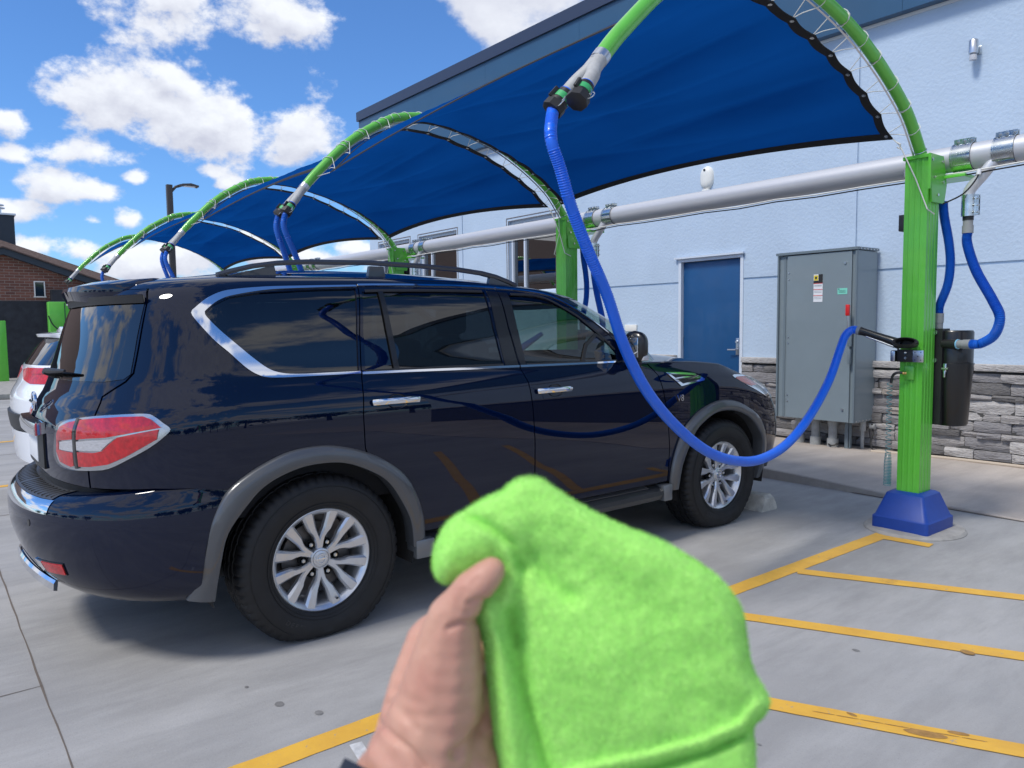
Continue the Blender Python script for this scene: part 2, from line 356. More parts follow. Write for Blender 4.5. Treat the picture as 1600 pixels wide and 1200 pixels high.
# ------------------------------------------------------------------ ground, paving, markings
def mat_ground(name, base, dark, brown, specks=True, grit=.0):
    m = bpy.data.materials.new(name); m.use_nodes = True; nt = m.node_tree; b = nt.nodes['Principled BSDF']; L = nt.links
    tc = nt.nodes.new('ShaderNodeTexCoord'); V = tc.outputs['Object']
    def noise(sc, det=6, ro=.6, st=None, off=None):
        v = V
        if st or off:
            mp = nt.nodes.new('ShaderNodeMapping'); mp.inputs['Scale'].default_value = st or (1, 1, 1); mp.inputs['Location'].default_value = off or (0, 0, 0); L.new(V, mp.inputs[0]); v = mp.outputs[0]
        n = nt.nodes.new('ShaderNodeTexNoise'); n.inputs['Scale'].default_value = sc; n.inputs['Detail'].default_value = det; n.inputs['Roughness'].default_value = ro; L.new(v, n.inputs['Vector']); return n.outputs['Fac']
    def rng(v, a, b_, c=0., d=1.):
        r = nt.nodes.new('ShaderNodeMapRange'); L.new(v, r.inputs['Value'])
        for k, x in zip(('From Min', 'From Max', 'To Min', 'To Max'), (a, b_, c, d)): r.inputs[k].default_value = x
        return r.outputs[0]
    def mix(f, a, b_):
        x = nt.nodes.new('ShaderNodeMix'); x.data_type = 'RGBA'; L.new(f, x.inputs['Factor'])
        for i, v in ((6, a), (7, b_)):
            if isinstance(v, tuple): x.inputs[i].default_value = (*v, 1)
            else: L.new(v, x.inputs[i])
        return x.outputs[2]
    c = mix(rng(noise(.55, 5), .35, .68), base, dark)
    lite = tuple(min(1, k*1.28) for k in base)
    c = mix(rng(noise(1.6, 8, .7, (1.0, .28, 1)), .42, .70, 0, 1.), c, lite)            # broom and tyre streaks along the bay
    c = mix(rng(noise(2.1, 8, .72, (2.2, .35, 1), (5, 3, 0)), .50, .74, 0, .75), c, dark)
    c = mix(rng(noise(.9, 3, .5, None, (9, 2, 0)), .55, .8, 0, .35), c, brown)
    if specks:
        c = mix(rng(noise(190, 3, .6), .58, .70, 0, .5), c, tuple(k*.5 for k in base))
        c = mix(rng(noise(1.3, 10, .78, (1.6, .5, 1), (2, 8, 0)), .57, .65, 0, .16), c, tuple(k*.6 for k in base))
        c = mix(rng(noise(120, 2, .5, None, (3, 3, 3)), .68, .76, 0, .4), c, tuple(min(1, k*1.6) for k in base))
        vo = nt.nodes.new('ShaderNodeTexVoronoi'); vo.inputs['Scale'].default_value = 1.15; vo.inputs['Randomness'].default_value = 1.; L.new(V, vo.inputs['Vector'])
        c = mix(rng(vo.outputs['Distance'], .012, .020, .45, 0.), c, tuple(k*.28 for k in base))   # dropped gum, oil spots
    L.new(c, b.inputs['Base Color'])
    rr = rng(noise(3, 5), .3, .7, .62, .86); L.new(rr, b.inputs['Roughness'])
    bp = nt.nodes.new('ShaderNodeBump'); bp.inputs['Strength'].default_value = .35; bp.inputs['Distance'].default_value = .004
    L.new(noise(70, 6, .7), bp.inputs['Height']); L.new(bp.outputs[0], b.inputs['Normal'])
    return m
M['slab'] = mat_ground('parking slab concrete', (.35, .343, .335), (.27, .265, .26), (.32, .30, .27))
M['walk'] = mat_ground('walkway concrete', (.44, .39, .345), (.36, .315, .28), (.37, .29, .23))
M['joint'] = mat('dirty slab joint', (.15, .125, .105), .95)
M['asphalt_far'] = mat_ground('far paving', (.40, .385, .365), (.31, .30, .29), (.33, .30, .27), specks=False)
def mat_line():
    m = bpy.data.materials.new('worn yellow line paint'); m.use_nodes = True; nt = m.node_tree; b = nt.nodes['Principled BSDF']; L = nt.links
    tc = nt.nodes.new('ShaderNodeTexCoord')
    def noise(sc, det, off=0):
        mp = nt.nodes.new('ShaderNodeMapping'); mp.inputs['Location'].default_value = (off, off, 0); L.new(tc.outputs['Object'], mp.inputs[0])
        n = nt.nodes.new('ShaderNodeTexNoise'); n.inputs['Scale'].default_value = sc; n.inputs['Detail'].default_value = det; n.inputs['Roughness'].default_value = .65; L.new(mp.outputs[0], n.inputs['Vector']); return n.outputs['Fac']
    def rng(v, a, b_, c=0., d=1.):
        r = nt.nodes.new('ShaderNodeMapRange'); L.new(v, r.inputs['Value'])
        for k, x in zip(('From Min', 'From Max', 'To Min', 'To Max'), (a, b_, c, d)): r.inputs[k].default_value = x
        return r.outputs[0]
    def mix(f, a, b_):
        x = nt.nodes.new('ShaderNodeMix'); x.data_type = 'RGBA'; L.new(f, x.inputs['Factor'])
        for i, v in ((6, a), (7, b_)):
            if isinstance(v, tuple): x.inputs[i].default_value = (*v, 1)
            else: L.new(v, x.inputs[i])
        return x.outputs[2]
    c = mix(rng(noise(6, 6), .35, .7), (.80, .46, .06), (.68, .37, .055))
    c = mix(rng(noise(3.2, 9, 4), .62, .68, 0, .7), c, (.40, .22, .06))
    c = mix(rng(noise(38, 5, 2), .63, .70, 0, .8), c, (.30, .29, .29))
    L.new(c, b.inputs['Base Color']); b.inputs['Roughness'].default_value = .6
    bp = nt.nodes.new('ShaderNodeBump'); bp.inputs['Strength'].default_value = .3; bp.inputs['Distance'].default_value = .003
    L.new(noise(80, 5), bp.inputs['Height']); L.new(bp.outputs[0], b.inputs['Normal'])
    return m
M['line'] = mat_line()
M['white_line'] = mat('worn white line paint', (.55, .55, .55), .7, var=.3, vscale=20)
def sheet(name, poly, z, m, kind='structure'):
    mb = MB(); mb.add([(x, y, z) for x, y in poly], [tuple(range(len(poly)))]); o = mb.build(name, m, sharp=0, fix=False)
    if o.data.polygons[0].normal.z < 0: o.data.flip_normals()
    return tag(o, kind=kind)
sheet('ground', [(-420, -420), (420, -420), (420, 420), (-420, 420)], 0, M['slab'])
# recessed joints read as narrow dirty strips with tiny depth: dark filler 4 mm above the sheet would catch light, so lay them flat
jm = MB()
def strip(mb, a, b, w, z):
    a = Vector((*a, z)); b = Vector((*b, z)); n = (b-a).cross(Vector((0, 0, 1))).normalized()*w/2
    mb.add([a-n, b-n, b+n, a+n], [(0, 1, 2, 3)])
def wob(mb, a, b, w, z, n=60, amp=.006):
    pa = Vector((*a, z)); pb = Vector((*b, z)); d = pb-pa; nn = d.cross(Vector((0, 0, 1))).normalized()
    L_, R_ = [], []
    for i in range(n+1):
        o = random.uniform(-amp, amp)*.5; ww = w*random.uniform(.5, 1.3)/2; c = pa+d*i/n+nn*o
        L_.append(c-nn*ww); R_.append(c+nn*ww)
    mb.grid([L_, R_])
wob(jm, (-1.0, .335), (-40, .335), .008, .0018, 200, .006)          # the joint behind the car
wob(jm, (-3.55, .335), (-3.55, -8), .005, .0018, 60)
wob(jm, (-7.1, .335), (-7.1, -8), .010, .0018, 60); wob(jm, (-10.6, .335), (-10.6, 6), .010, .0018, 60)
wob(jm, (-7.1, .335), (-7.1, 6), .010, .0018, 60)
tag(jm.build('slab_joint', M['joint'], sharp=0), kind='structure')
# raised walkway along the building, falling flush to the slab at the right
wk = MB(); prev = None; xs = [-60, -16, -9, -5.6, -4.6, -4.1, -3.6, -3.1, -2.7, -2.0, 0, 4, 12]; hs = [.10, .10, .10, .10, .10, .092, .075, .05, .03, .014, .012, .012, .012]
rows = []
for x, h in zip(xs, hs): rows.append([(x, 6.155, -.01), (x, 6.16, h-.008), (x, 6.17, h), (x, 8.5, .012)])
wk.grid(rows); tag(wk.build('walkway', M['walk'], sharp=0), kind='structure')
wj = MB(); wob(wj, (-1.2, 6.15), (12, 6.15), .018, .0045, 60); strip(wj, (-3.2, 6.15), (-1.2, 6.15), .016, .0045)
tag(wj.build('walkway_joint', M['joint'], sharp=0), kind='structure')
# kerb top paint lip
yl = MB()
def line(mb, a, b, w, z=.0025, rag=.004):
    pa = Vector((*a, z)); pb = Vector((*b, z)); d = pb-pa; n = max(6, int(d.length/.06)); nn = d.cross(Vector((0, 0, 1))).normalized(); A_, B_ = [], []
    for i in range(n+1):
        c = pa+d*i/n; A_.append(c-nn*(w/2+random.uniform(-rag, rag)*.35)); B_.append(c+nn*(w/2+random.uniform(-rag, rag)*.35))
    mb.grid([A_, B_])
line(yl, (-2.42, 5.09), (-2.42, .15), .105); o = yl.build('bay_line', M['line'], sharp=0, fix=False); tag(o, kind='structure')
for nm, a, b in (('hatch_line', (-2.38, 5.02), (-2.10, 5.055)), ('hatch_line', (-2.37, 3.955), (.6, 5.47)), ('hatch_line', (-2.37, 3.03), (.9, 4.70)), ('hatch_line', (-2.37, 2.075), (1.2, 3.90))):
    m_ = MB(); line(m_, a, b, .095, .0040); tag(m_.build(nm, M['line'], sharp=0, fix=False), kind='structure')
for k, x in enumerate((-5.94, -8.45, -11.85)):
    m_ = MB(); line(m_, (x, 5.06), (x, 1.1 if k == 0 else .2), .105); tag(m_.build('bay_line', M['line'], sharp=0, fix=False), kind='structure')
m_ = MB()
for k in range(3): strip(m_, (-2.34, 1.13-.30*k), (-2.16, 1.10-.30*k), .045, .0025)
tag(m_.build('white_marking', M['white_line'], sharp=0, fix=False), kind='structure')
# stains of dried spill over the near hatch line
st = MB()
def blotch(mb, x, y, rx, ry, z, n=18, ang=0.):
    ps = []
    for k in range(n):
        a = 2*math.pi*k/n; r = random.uniform(.93, 1.06); u = rx*r*math.cos(a); v = ry*r*math.sin(a)
        ps.append((x+u*math.cos(ang)-v*math.sin(ang), y+u*math.sin(ang)+v*math.cos(ang), z))
    mb.add(ps, [tuple(range(n))])
M['stain'] = mat('brown dried stain', (.36, .20, .06), .7, var=.3, vscale=30)
M['stain_dark'] = mat('dark grey oil stain', (.20, .195, .19), .75, var=.3, vscale=30)
blotch(st, -1.12, 2.70, .07, .022, .0055, ang=.5); blotch(st, -1.05, 2.79, .035, .012, .0055, ang=.5); blotch(st, -1.30, 3.52, .030, .022, .0055); blotch(st, -1.35, 2.63, .02, .008, .0055)
for i in range(7): blotch(st, -1.42+.07*i, 2.56+.038*i, .040, .0025, .0056, ang=.5)
tag(st.build('dried_stain', M['stain'], sharp=0, fix=False), kind='structure')
st = MB(); blotch(st, -2.78, 1.03, .022, .017, .0018); blotch(st, -2.62, 1.12, .020, .015, .0018); blotch(st, -3.0, .98, .010, .008, .0018); 
blotch(st, -1.62, 3.18, .018, .012, .0018); blotch(st, -1.45, 2.2, .008, .006, .0018)
tag(st.build('oil_spot', M['stain_dark'], sharp=0, fix=False), kind='structure')
# ------------------------------------------------------------------ the wash building
WY = 8.43
bld = empty('car_wash_building', (-9.0, WY, 0))
tag(bld, 'long pale blue stucco car wash building with dark blue fascia and grey stone base', 'building')
def B(x, y, z): return (x+9.0, y-WY, z)     # world -> building local
def wall_panels(name, x0, x1, z0, z1, holes, xj, zj, y0, y1, m, parent):
    """rectangles between joints and openings"""
    X = sorted(set([x0, x1]+[h[0] for h in holes]+[h[1] for h in holes]+[j-.011 for j in xj]+[j+.011 for j in xj]))
    Z = sorted(set([z0, z1]+[h[2] for h in holes]+[h[3] for h in holes]+[j-.013 for j in zj]+[j+.013 for j in zj]))
    mb = MB()
    for a, b in zip(X, X[1:]):
        run = None
        for c, d in zip(Z, Z[1:]):
            xm, zm = (a+b)/2, (c+d)/2
            bad = any(h[0] < xm < h[1] and h[2] < zm < h[3] for h in holes) or any(abs(xm-j) < .011 for j in xj) or any(abs(zm-j) < .013 for j in zj)
            if not bad: mb.box(a, b, y0, y1, c, d)
    return mb
holes = [(-6.93, -5.88, 0, 2.34), (-10.76, -9.50, 2.0, 3.27), (-13.78, -12.42, 2.0, 3.29), (-15.50, -14.20, 2.0, 3.29)]
wm = MB(); X0, X1 = -15.96, 7.0
# faces as one clean sheet with grooves: front skin panels butted, backing behind
def clean_wall():
    xj = [-12.2, -4.40, 3.4]; zj = [2.0]
    X = sorted(set([X0, X1]+[h[0] for h in holes]+[h[1] for h in holes]+sum([[j-.012, j+.012] for j in xj], [])))
    Z = sorted(set([.02, 4.68, 2.34, 3.27, 3.29]+sum([[j-.013, j+.013] for j in zj], [])))
    vs = {}; mb = MB()
    def dep(xm, zm):
        if any(h[0] < xm < h[1] and h[2] < zm < h[3] for h in holes): return None
        if any(abs(xm-j) < .012 for j in xj) or any(abs(zm-j) < .013 for j in zj): return .018
        return 0.
    cells = {}
    for i, (a, b) in enumerate(zip(X, X[1:])):
        for k, (c, d) in enumerate(zip(Z, Z[1:])):
            q = dep((a+b)/2, (c+d)/2); cells[i, k] = q
            if q is None: continue
            mb.add([B(a, WY+q, c), B(b, WY+q, c), B(b, WY+q, d), B(a, WY+q, d)], [(0, 1, 2, 3)])
    for (i, k), q in cells.items():
        a, b, c, d = X[i], X[i+1], Z[k], Z[k+1]; q1 = .14 if q is None else q
        for (ii, kk, e0, e1) in ((i+1, k, (b, c), (b, d)), (i, k+1, (a, d), (b, d))):
            if (ii, kk) in cells:
                r = cells[ii, kk]; r1 = .14 if r is None else r
                if abs(r1-q1) > 1e-6: mb.add([B(e0[0], WY+q1, e0[1]), B(e1[0], WY+q1, e1[1]), B(e1[0], WY+r1, e1[1]), B(e0[0], WY+r1, e0[1])], [(0, 1, 2, 3)])
    mb.add([B(X0, WY, 0), B(X0, WY, 4.68), B(X0, WY+9, 4.68), B(X0, WY+9, 0)], [(0, 1, 2, 3)])
    mb.add([B(X1, WY, 0), B(X1, WY, 4.68), B(X1, WY+9, 4.68), B(X1, WY+9, 0)], [(0, 1, 2, 3)])
    mb.add([B(X0, WY+9, 0), B(X0, WY+9, 4.68), B(X1, WY+9, 4.68), B(X1, WY+9, 0)], [(0, 1, 2, 3)])
    return mb
clean_wall().build('wall', M['wall'], bld, sharp=0, fix=False)
f = MB(); seams = [X0-.14]+[X0-.14+2.44*k for k in range(1, 10)]+[X1+.14]
for a, b in zip(seams, seams[1:]): f.box(a+9+.0015, b+9-.0015, -.13, -.10, 4.66, 6.12)
f.box(X0-.13+9, X1+9+.13, -.10, 9.1, 4.66, 6.15)
f.build('fascia', M['fascia'], bld, sharp=0)
f = MB(); f.box(X0-.18+9, X1+9+.18, -.17, 9.2, 6.12, 6.32); f.build('roof_cap', M['fascia_cap'], bld, sharp=0)
f = MB(); f.box(X0-.02+9, X1+9, -.02, -.002, 4.628, 4.659); f.build('drip_edge', M['white_trim'], bld, sharp=0)  # thin white strip along the wall, just below the fascia
# windows
for (a, b, c, d) in holes[1:]:
    fr = MB(); w = .045
    for q in ((a, a+w, c, d), (b-w, b, c, d), (a+w, b-w, d-w, d), (a+w, b-w, c, c+w), (a+w+.30, a+w+.34, c+w, d-w)): fr.box(q[0]+9, q[1]+9, .06, .13, q[2], q[3])
    fo = fr.build('window', M['white_frame'], bld, sharp=0)
    g = MB(); g.box(a+w+9, b-w+9, .10, .106, c+w, d-w); g.build('pane', M['win_pane'] if 'win_pane' in M else M['glass_dark'], fo, sharp=0)
    g = MB(); g.box(a+9-.0, b+9, .136, .16, c, d); g.build('room_shade', M['interior'], fo, sharp=0)  # dark sheet close behind the pane, standing in for the unlit room
    for (o1, o2, ww) in ((.05, .05, .012), (.0, .0, .010)):
        t = MB()
        t.box(a-o1-ww+9, a-o1+9, -.006, -.001, c-.02, d+o2+ww); t.box(a-o1+9, b+o1+9, -.006, -.001, d+o2, d+o2+ww); t.box(b+o1+9, b+o1+ww+9, -.006, -.001, c-.02, d+o2+ww)
        t.build('window_trim', M['bronze'], fo, sharp=0)
# door
dr = MB(); dr.bbox(-6.885+9, -5.925+9, .045, .09, .14, 2.275, .004); door = dr.build('door', M['door'], bld)
fr = MB(); fr.box(-6.93+9, -6.885+9, -.012, .12, .13, 2.32); fr.box(-5.925+9, -5.88+9, -.012, .12, .13, 2.32); fr.box(-6.93+9, -5.88+9, -.0125, .12, 2.28, 2.321); fr.box(-6.98+9, -5.86+9, -.05, -.013, 2.322, 2.345)
fr.build('door_frame', M['white_frame'], bld, sharp=0)
hd = MB(); hd.bbox(-6.01+9, -5.965+9, .030, .045, 1.02, 1.24, .003); hd.cyl((-5.99+9, .03, 1.09), (-5.99+9, -.02, 1.09), .011); hd.tube([(-5.985+9, -.018, 1.09), (-6.10+9, -.022, 1.088)], .009); hd.cyl((-5.99+9, .032, 1.19), (-5.99+9, .012, 1.19), .018); hd.build('handle', M['satin'], door)
for z in (.45, 1.2, 2.05):
    h = MB(); h.cyl((-6.888+9, .038, z-.05), (-6.888+9, .038, z+.05), .009, 8); h.build('hinge', M['satin'], door)
# small utility plate left of the door
u = MB(); u.bbox(-7.93+9, -7.70+9, -.03, 0, 1.33, 1.43, .004); u.build('vent_plate', M['cream'], bld)
# stone veneer: a coping course and individual stones
back = MB(); back.box(X0+9, -6.93+9, -.02, 0, .0, .93); back.box(-5.88+9, X1+9, -.02, 0, .0, .93); base = back.build('stone_base', mat('dark mortar', (.07, .068, .066), .95), bld, sharp=0)
def mat_stone(i, c, c2): return mat('veneer stone %s' % i, c, .92, var=1., col2=c2, vscale=5.5, bump=.9, bscale=26, bdist=.02, stretch=(1, 1, 3.2))
SM = [mat_stone('grey', (.42, .40, .39), (.25, .235, .23)), mat_stone('pale', (.56, .54, .52), (.36, .34, .33)), mat_stone('dark', (.22, .21, .205), (.12, .115, .115)), mat_stone('warm', (.44, .39, .35), (.27, .24, .22)), mat_stone('mid', (.33, .32, .325), (.2, .19, .195))]
ct = 0
def stone_mesh(w, h, d, m):
    mb = MB(); n = 5; rows = []
    # rough split face: front grid, sides back to the wall
    nx = 4; nz = 3; P_ = [[None]*(nx+1) for _ in range(nz+1)]
    for j in range(nz+1):
        for i in range(nx+1):
            x = -w/2+w*i/nx; z = -h/2+h*j/nz; y = -d-random.uniform(-.010, .012)
            if i in (0, nx): y += .012
            if j in (0, nz): y += .008; z += random.uniform(-.003, .003)
            P_[j][i] = (x, y, z)
    mb.grid(P_)
    ring = [P_[0][i] for i in range(nx+1)]+[P_[j][nx] for j in range(1, nz+1)]+[P_[nz][i] for i in range(nx-1, -1, -1)]+[P_[j][0] for j in range(nz-1, 0, -1)]
    bk = [(p[0], 0, p[2]) for p in ring]; mb.grid([ring+[ring[0]], bk+[bk[0]]])
    return mb.mesh('stone', m, sharp=28)
cache = {}
def put_stone(x, z, w, h, wi=None):
    global ct
    key = (round(w, 2), round(h, 2), random.randrange(2)); mi = random.choices(range(5), (3, 3, 2.2, 1.4, 3))[0] if wi is None else wi
    k2 = key+(mi,)
    if k2 not in cache: cache[k2] = stone_mesh(key[0]-.006, key[1]-.006, random.choice((.018, .032, .048, .062)), SM[mi])
    o = bpy.data.objects.new('stone', cache[k2]); COL.objects.link(o); o.parent = base; o.location = (x+9, -.018, z); ct += 1
Z = .04
courses = [.09, .12, .06, .11, .08, .13, .06, .12, .09]
tot = sum(courses); sc = (.905-.04)/tot
for h in courses:
    h = round(h*sc, 3); x = -7.7
    while x < .4:
        w = random.choice((.16, .22, .28, .34, .42, .5)); 
        if x < -6.95 and x+w > -6.95: w = -6.95-x
        if x >= -6.96 and x < -5.86: x = -5.86; continue
        if w > .05: put_stone(x+w/2, Z+h/2, w, h)
        x += w
    Z += h
x = -7.7
while x < .4:
    w = random.choice((.42, .5, .58))
    if x < -6.95 and x+w > -6.95: w = -6.95-x
    if x >= -6.96 and x < -5.86: x = -5.86; continue
    if w > .05:
        mb = MB(); mb.bbox(-w/2+.003, w/2-.003, -.085, .0, -.035, .035, .008); k = ('c', round(w, 2))
        if k not in cache: cache[k] = mb.mesh('coping_stone', M['coping'] if 'coping' in M else SM[1], sharp=40)
        o = bpy.data.objects.new('coping_stone', cache[k]); COL.objects.link(o); o.parent = base; o.location = (x+w/2+9, -.0, .965)
    x += w
cp = MB(); cp.bbox(X0+9, -7.7+9, -.085, 0, .93, 1.0, .006); cp.bbox(.45+9, X1+9, -.085, 0, .93, 1.0, .006); cp.build('coping_stone', SM[1], base)
# wall lamp and wall speaker stand proud of the wall
t = empty('wall_lamp', (-3.22, WY, 4.07)); tag(t, 'small silver cylinder wall lamp high on the blue wall', 'wall lamp')
m_ = MB(); m_.bbox(-.045, .045, -.012, 0, -.02, .06, .004); m_.cyl((0, -.012, .02), (0, -.05, .02), .012); m_.build('bracket', M['zinc'], t)
m_ = MB(); m_.lathe([(.0, .11), (.035, .11), (.042, .10), (.042, -.02), (.036, -.025), (.0, -.025)], Matrix.Translation((0, -.085, 0)), 24); m_.build('body', M['satin'], t)
m_ = MB(); m_.lathe([(.0, -.03), (.03, -.03), (.034, -.045), (.034, -.085), (.0, -.09)], Matrix.Translation((0, -.085, 0)), 24); m_.build('lamp_glass', M['white_lens'], t)
t = empty('wall_speaker', (-6.46, WY, 3.36)); tag(t, 'small cream rounded alarm sounder on the wall above the blue door', 'alarm sounder')
m_ = MB(); rows = []
for j in range(15):
    v = -1+2*j/14; w = .105*math.sqrt(max(.02, 1-abs(v)**2.6)); rows.append([(w*math.cos(a), -.07*math.sin(a)*math.sqrt(max(.03, 1-abs(v)**4)), v*.155) for a in [math.pi*k/12 for k in range(13)]])
m_.grid(rows); m_.build('shell', M['cream'], t)
m_ = MB(); m_.bbox(-.055, .055, -.05, -.0, -.185, -.145, .008); m_.build('base', M['cream'], t)
m_ = MB(); m_.cyl((0, -.066, .10), (0, -.073, .10), .016); m_.build('lens', M['black_lbl'], t)
# ------------------------------------------------------------------ vacuum arches
ARCH_X = [-2.36, -5.885, -9.41, -12.935, -16.46]
PY = 5.37
ARCH_SY = [1.065, 1, 1, 1, 1]
ARCH = [(5.36, 2.52), (5.30, 2.60), (5.14, 2.78), (4.9, 2.945), (4.65, 3.075), (4.42, 3.165), (4.15, 3.235), (3.92, 3.275), (3.68, 3.288), (3.45, 3.255), (3.27, 3.186), (2.96, 2.99), (2.67, 2.716), (2.545, 2.575)]
arch_path = [Vector((0, y-PY, z)) for y, z in ARCH]
arch_s = resample(catmull(arch_path, 6), .08)
def arch_point(y):
    """z of the arch centre line at depth y, and the inward normal"""
    best = min(range(len(arch_s)-1), key=lambda i: abs(arch_s[i].y+PY-y)); a, b = arch_s[best], arch_s[best+1]
    t = (b-a).normalized(); n = Vector((0, t.z, -t.y)); 
    return a, (n if n.z < 0 else -n)
def make_arch():
    root = empty('vacuum_arch', (ARCH_X[0], PY, 0))
    # ribbed post: 0.18 x 0.21, extruded with fins
    w, d = .074, .080; sect = []
    def side(n, half, other, fn):
        """walk one side with raised fins"""
        fins = [(-half, .0)]
        out = [(-half, 0)]
        for c in fn: out += [(c-.008, 0), (c-.004, .0032), (c+.004, .0032), (c+.008, 0)]
        return out
    front = [(x, -d-h) for x, h in side(0, w, d, (-.037, .0, .037))]
    right = [(w+h, y) for y, h in side(0, d, w, (-.040, .0, .040))]
    backs = [(-x, d+h) for x, h in side(0, w, d, (-.037, .0, .037))]
    left = [(-w-h, -y) for y, h in side(0, d, w, (-.040, .0, .040))]
    sect = front+right+backs+left
    mb = MB(); rows = [[Vector((x, y, z)) for x, y in sect] for z in (.2, 1.0, 1.8, 2.515)]
    mb.grid(rows, closed=True); mb.build('post', M['green'], root, sharp=25)
    # cap with a sloping gusset plate on the side away from the bay
    mb = MB(); mb.bbox(-.086, .086, -.095, .095, 2.505, 2.53, .004)
    mb.prism([(.080, -.095, 2.53), (.080, .095, 2.53), (.080, .15, 2.35), (.080, .12, 2.22), (.080, -.05, 2.22)], (.010, 0, 0))
    mb.box(.080, .098, -.098, -.090, 2.30, 2.52)
    cap = mb.build('post_cap', M['green'], root, sharp=20)
    mb = MB()
    for y, z in ((-.07, 2.49), (.07, 2.49), (-.03, 2.38), (.09, 2.36), (.02, 2.27)): mb.cyl((.090, y, z), (.099, y, z), .010, 6)
    mb.build('bolt', M['zinc'], cap)
    # base cover
    mb = MB(); b0, b1 = .190, .115
    rows = []
    for hw, z, r in ((b0, .022, .03), (b0, .10, .03), (b0-.012, .112, .03), (b1+.01, .262, .02), (b1-.01, .275, .02), (.070, .277, .01)):
        pr = []
        for cx, cy, a0 in ((1, -1, -90), (1, 1, 0), (-1, 1, 90), (-1, -1, 180)):
            for k in range(4):
                a = R(a0+30*k); pr.append(Vector((cx*(hw-r)+r*math.cos(a), (cy*(hw*1.02-r)+r*math.sin(a)), z)))
        rows.append(pr)
    mb.grid(rows, closed=True); mb.build('base_cover', M['blue_base'], root, sharp=30)
    # footing collar cast in the slab
    mb = MB(); prof = [(.0, .026), (.30, .026), (.335, .018), (.35, .0)]
    vs = []; mb.lathe([(.315, -.01), (.315, .006), (.30, .022), (.25, .027), (0, .027)], Matrix.Translation((0, .03, 0)), 48); mb.build('footing', M['concrete_light'], root, sharp=30)
    # bent tube
    mb = MB(); mb.tube(arch_s, .036, 20); mb.build('arch_tube', M['green2'], root)
    # perforated strip under the tube on the canopy side
    st = [p+arch_point(p.y+PY)[1]*.040+Vector((-.030, 0, 0)) for p in arch_s[3:-3]]
    mb = MB(); mb.tube(st, .0065, 4); strip_ = mb.build('lacing_rail', M['satin'], root, sharp=60)
    mb = MB()
    for i in range(4, len(arch_s)-4, 9):
        c = arch_s[i]; t = (arch_s[i+1]-arch_s[i]).normalized()
        n = Vector((0, -t.z, t.y)); pts = [c+(Vector((1, 0, 0))*math.cos(a)+n*math.sin(a))*.0385 for a in [2*math.pi*k/16 for k in range(16)]]
        mb.tube(pts, .003, 5, closed=True)
    mb.build('strap', M['satin'], root)
    # small box on the post and anchor plate
    mb = MB(); mb.bbox(-.135, -.074, -.03, .06, 2.05, 2.16, .004); mb.build('junction_box', mat_junction, root)
    mb = MB(); mb.bbox(-.035, .025, -.098, -.080, 1.045, 1.135, .002); mb.build('air_plate', M['green2'], root)
    # end splitter: one neck into two ducts with couplings
    e = arch_s[-1]; t = (arch_s[-1]-arch_s[-2]).normalized()
    mb = MB(); mb.tube([e-t*.01, e+t*.03], .0375, 20)
    mb.tube([e+t*.028, e+t*.045], .034, 20); neck = mb.build('splitter_neck', M['satin'], root)
    ends = []
    for sx in (-1, 1):
        p0 = e+t*.03+Vector((sx*.006, 0, 0)); p1 = p0+t*.06+Vector((sx*.012, 0, 0)); p2 = p0+t*.12+Vector((sx*.040, 0, .0)); p3 = p0+t*.19+Vector((sx*.052, 0, 0))
        mb = MB(); mb.tube(catmull([p0, p1, p2, p3], 5), [.033, .033, .032, .0315, .031]+[.030]*11, 16); mb.build('splitter_duct', M['sleeve_grey'], root)
        d_ = (p3-p2).normalized(); q = p3
        A_ = d_.to_track_quat('Z', 'Y').to_matrix().to_4x4(); A_ = Matrix.Translation(q) @ A_
        c_ = MB(); c_.lathe([(.0, -.01), (.032, -.01), (.032, -.004), (.0, -.004)], A_, 20); c_.build('clamp_ring', M['hose'], root)
        c_ = MB(); c_.lathe([(0, -.004), (.034, -.004), (.034, .05), (.040, .052), (.040, .068), (.0, .068)], A_, 20)
        c_.lathe([(0, .066), (.046, .066), (.046, .10), (.038, .104), (.0, .104)], A_, 8)
        for k in (-1, 1): c_.bbox(-.006, .006, .034*k-.006, .034*k+.012*k+.006, .01, .06, .001, A_)
        cp = c_.build('coupling', M['black_plastic'], root)
        g_ = MB(); g_.lathe([(.0352, .016), (.0356, .016), (.0356, .044), (.0352, .044)], A_, 20); g_.build('green_label', M['coupler_lbl'], cp)
        h_ = MB(); r_ = [A_ @ Vector((.055+.016*math.cos(a), 0, .075+.02*math.sin(a))) for a in [2*math.pi*k/14 for k in range(14)]]; h_.tube(r_, .0022, 6, closed=True)
        h_.tube([A_ @ Vector((.034, 0, .03)), A_ @ Vector((.050, 0, .05)), A_ @ Vector((.052, 0, .066))], .004, 6); h_.build('lever_ring', M['zinc'], cp)
        ends.append(A_ @ Vector((0, 0, .104)))
    return root, ends
mat_junction = mat('dark box plastic', (.035, .037, .045), .5)
M['coupler_lbl'] = mat('green coupler label', (.05, .42, .14), .5)
arch0, hose_ends = make_arch()
index_kids(arch0)
labels = ['green vacuum arch nearest the camera, its ribbed post standing by the grey cabinet',
          'second green vacuum arch, its post rising behind the navy car bonnet',
          'third green vacuum arch, its post top just above the middle of the car roof',
          'fourth green vacuum arch, slim and far, ending above the car rear roof',
          'farthest green vacuum arch, low beside the brown roof, with no hose on it']
for i, x in enumerate(ARCH_X):
    o = arch0 if i == 0 else copy_tree(arch0)
    o.location = (x, PY, 0); o.scale = (1, ARCH_SY[i], 1); tag(o, labels[i], 'vacuum arch', 'vacuum arches along the bays')
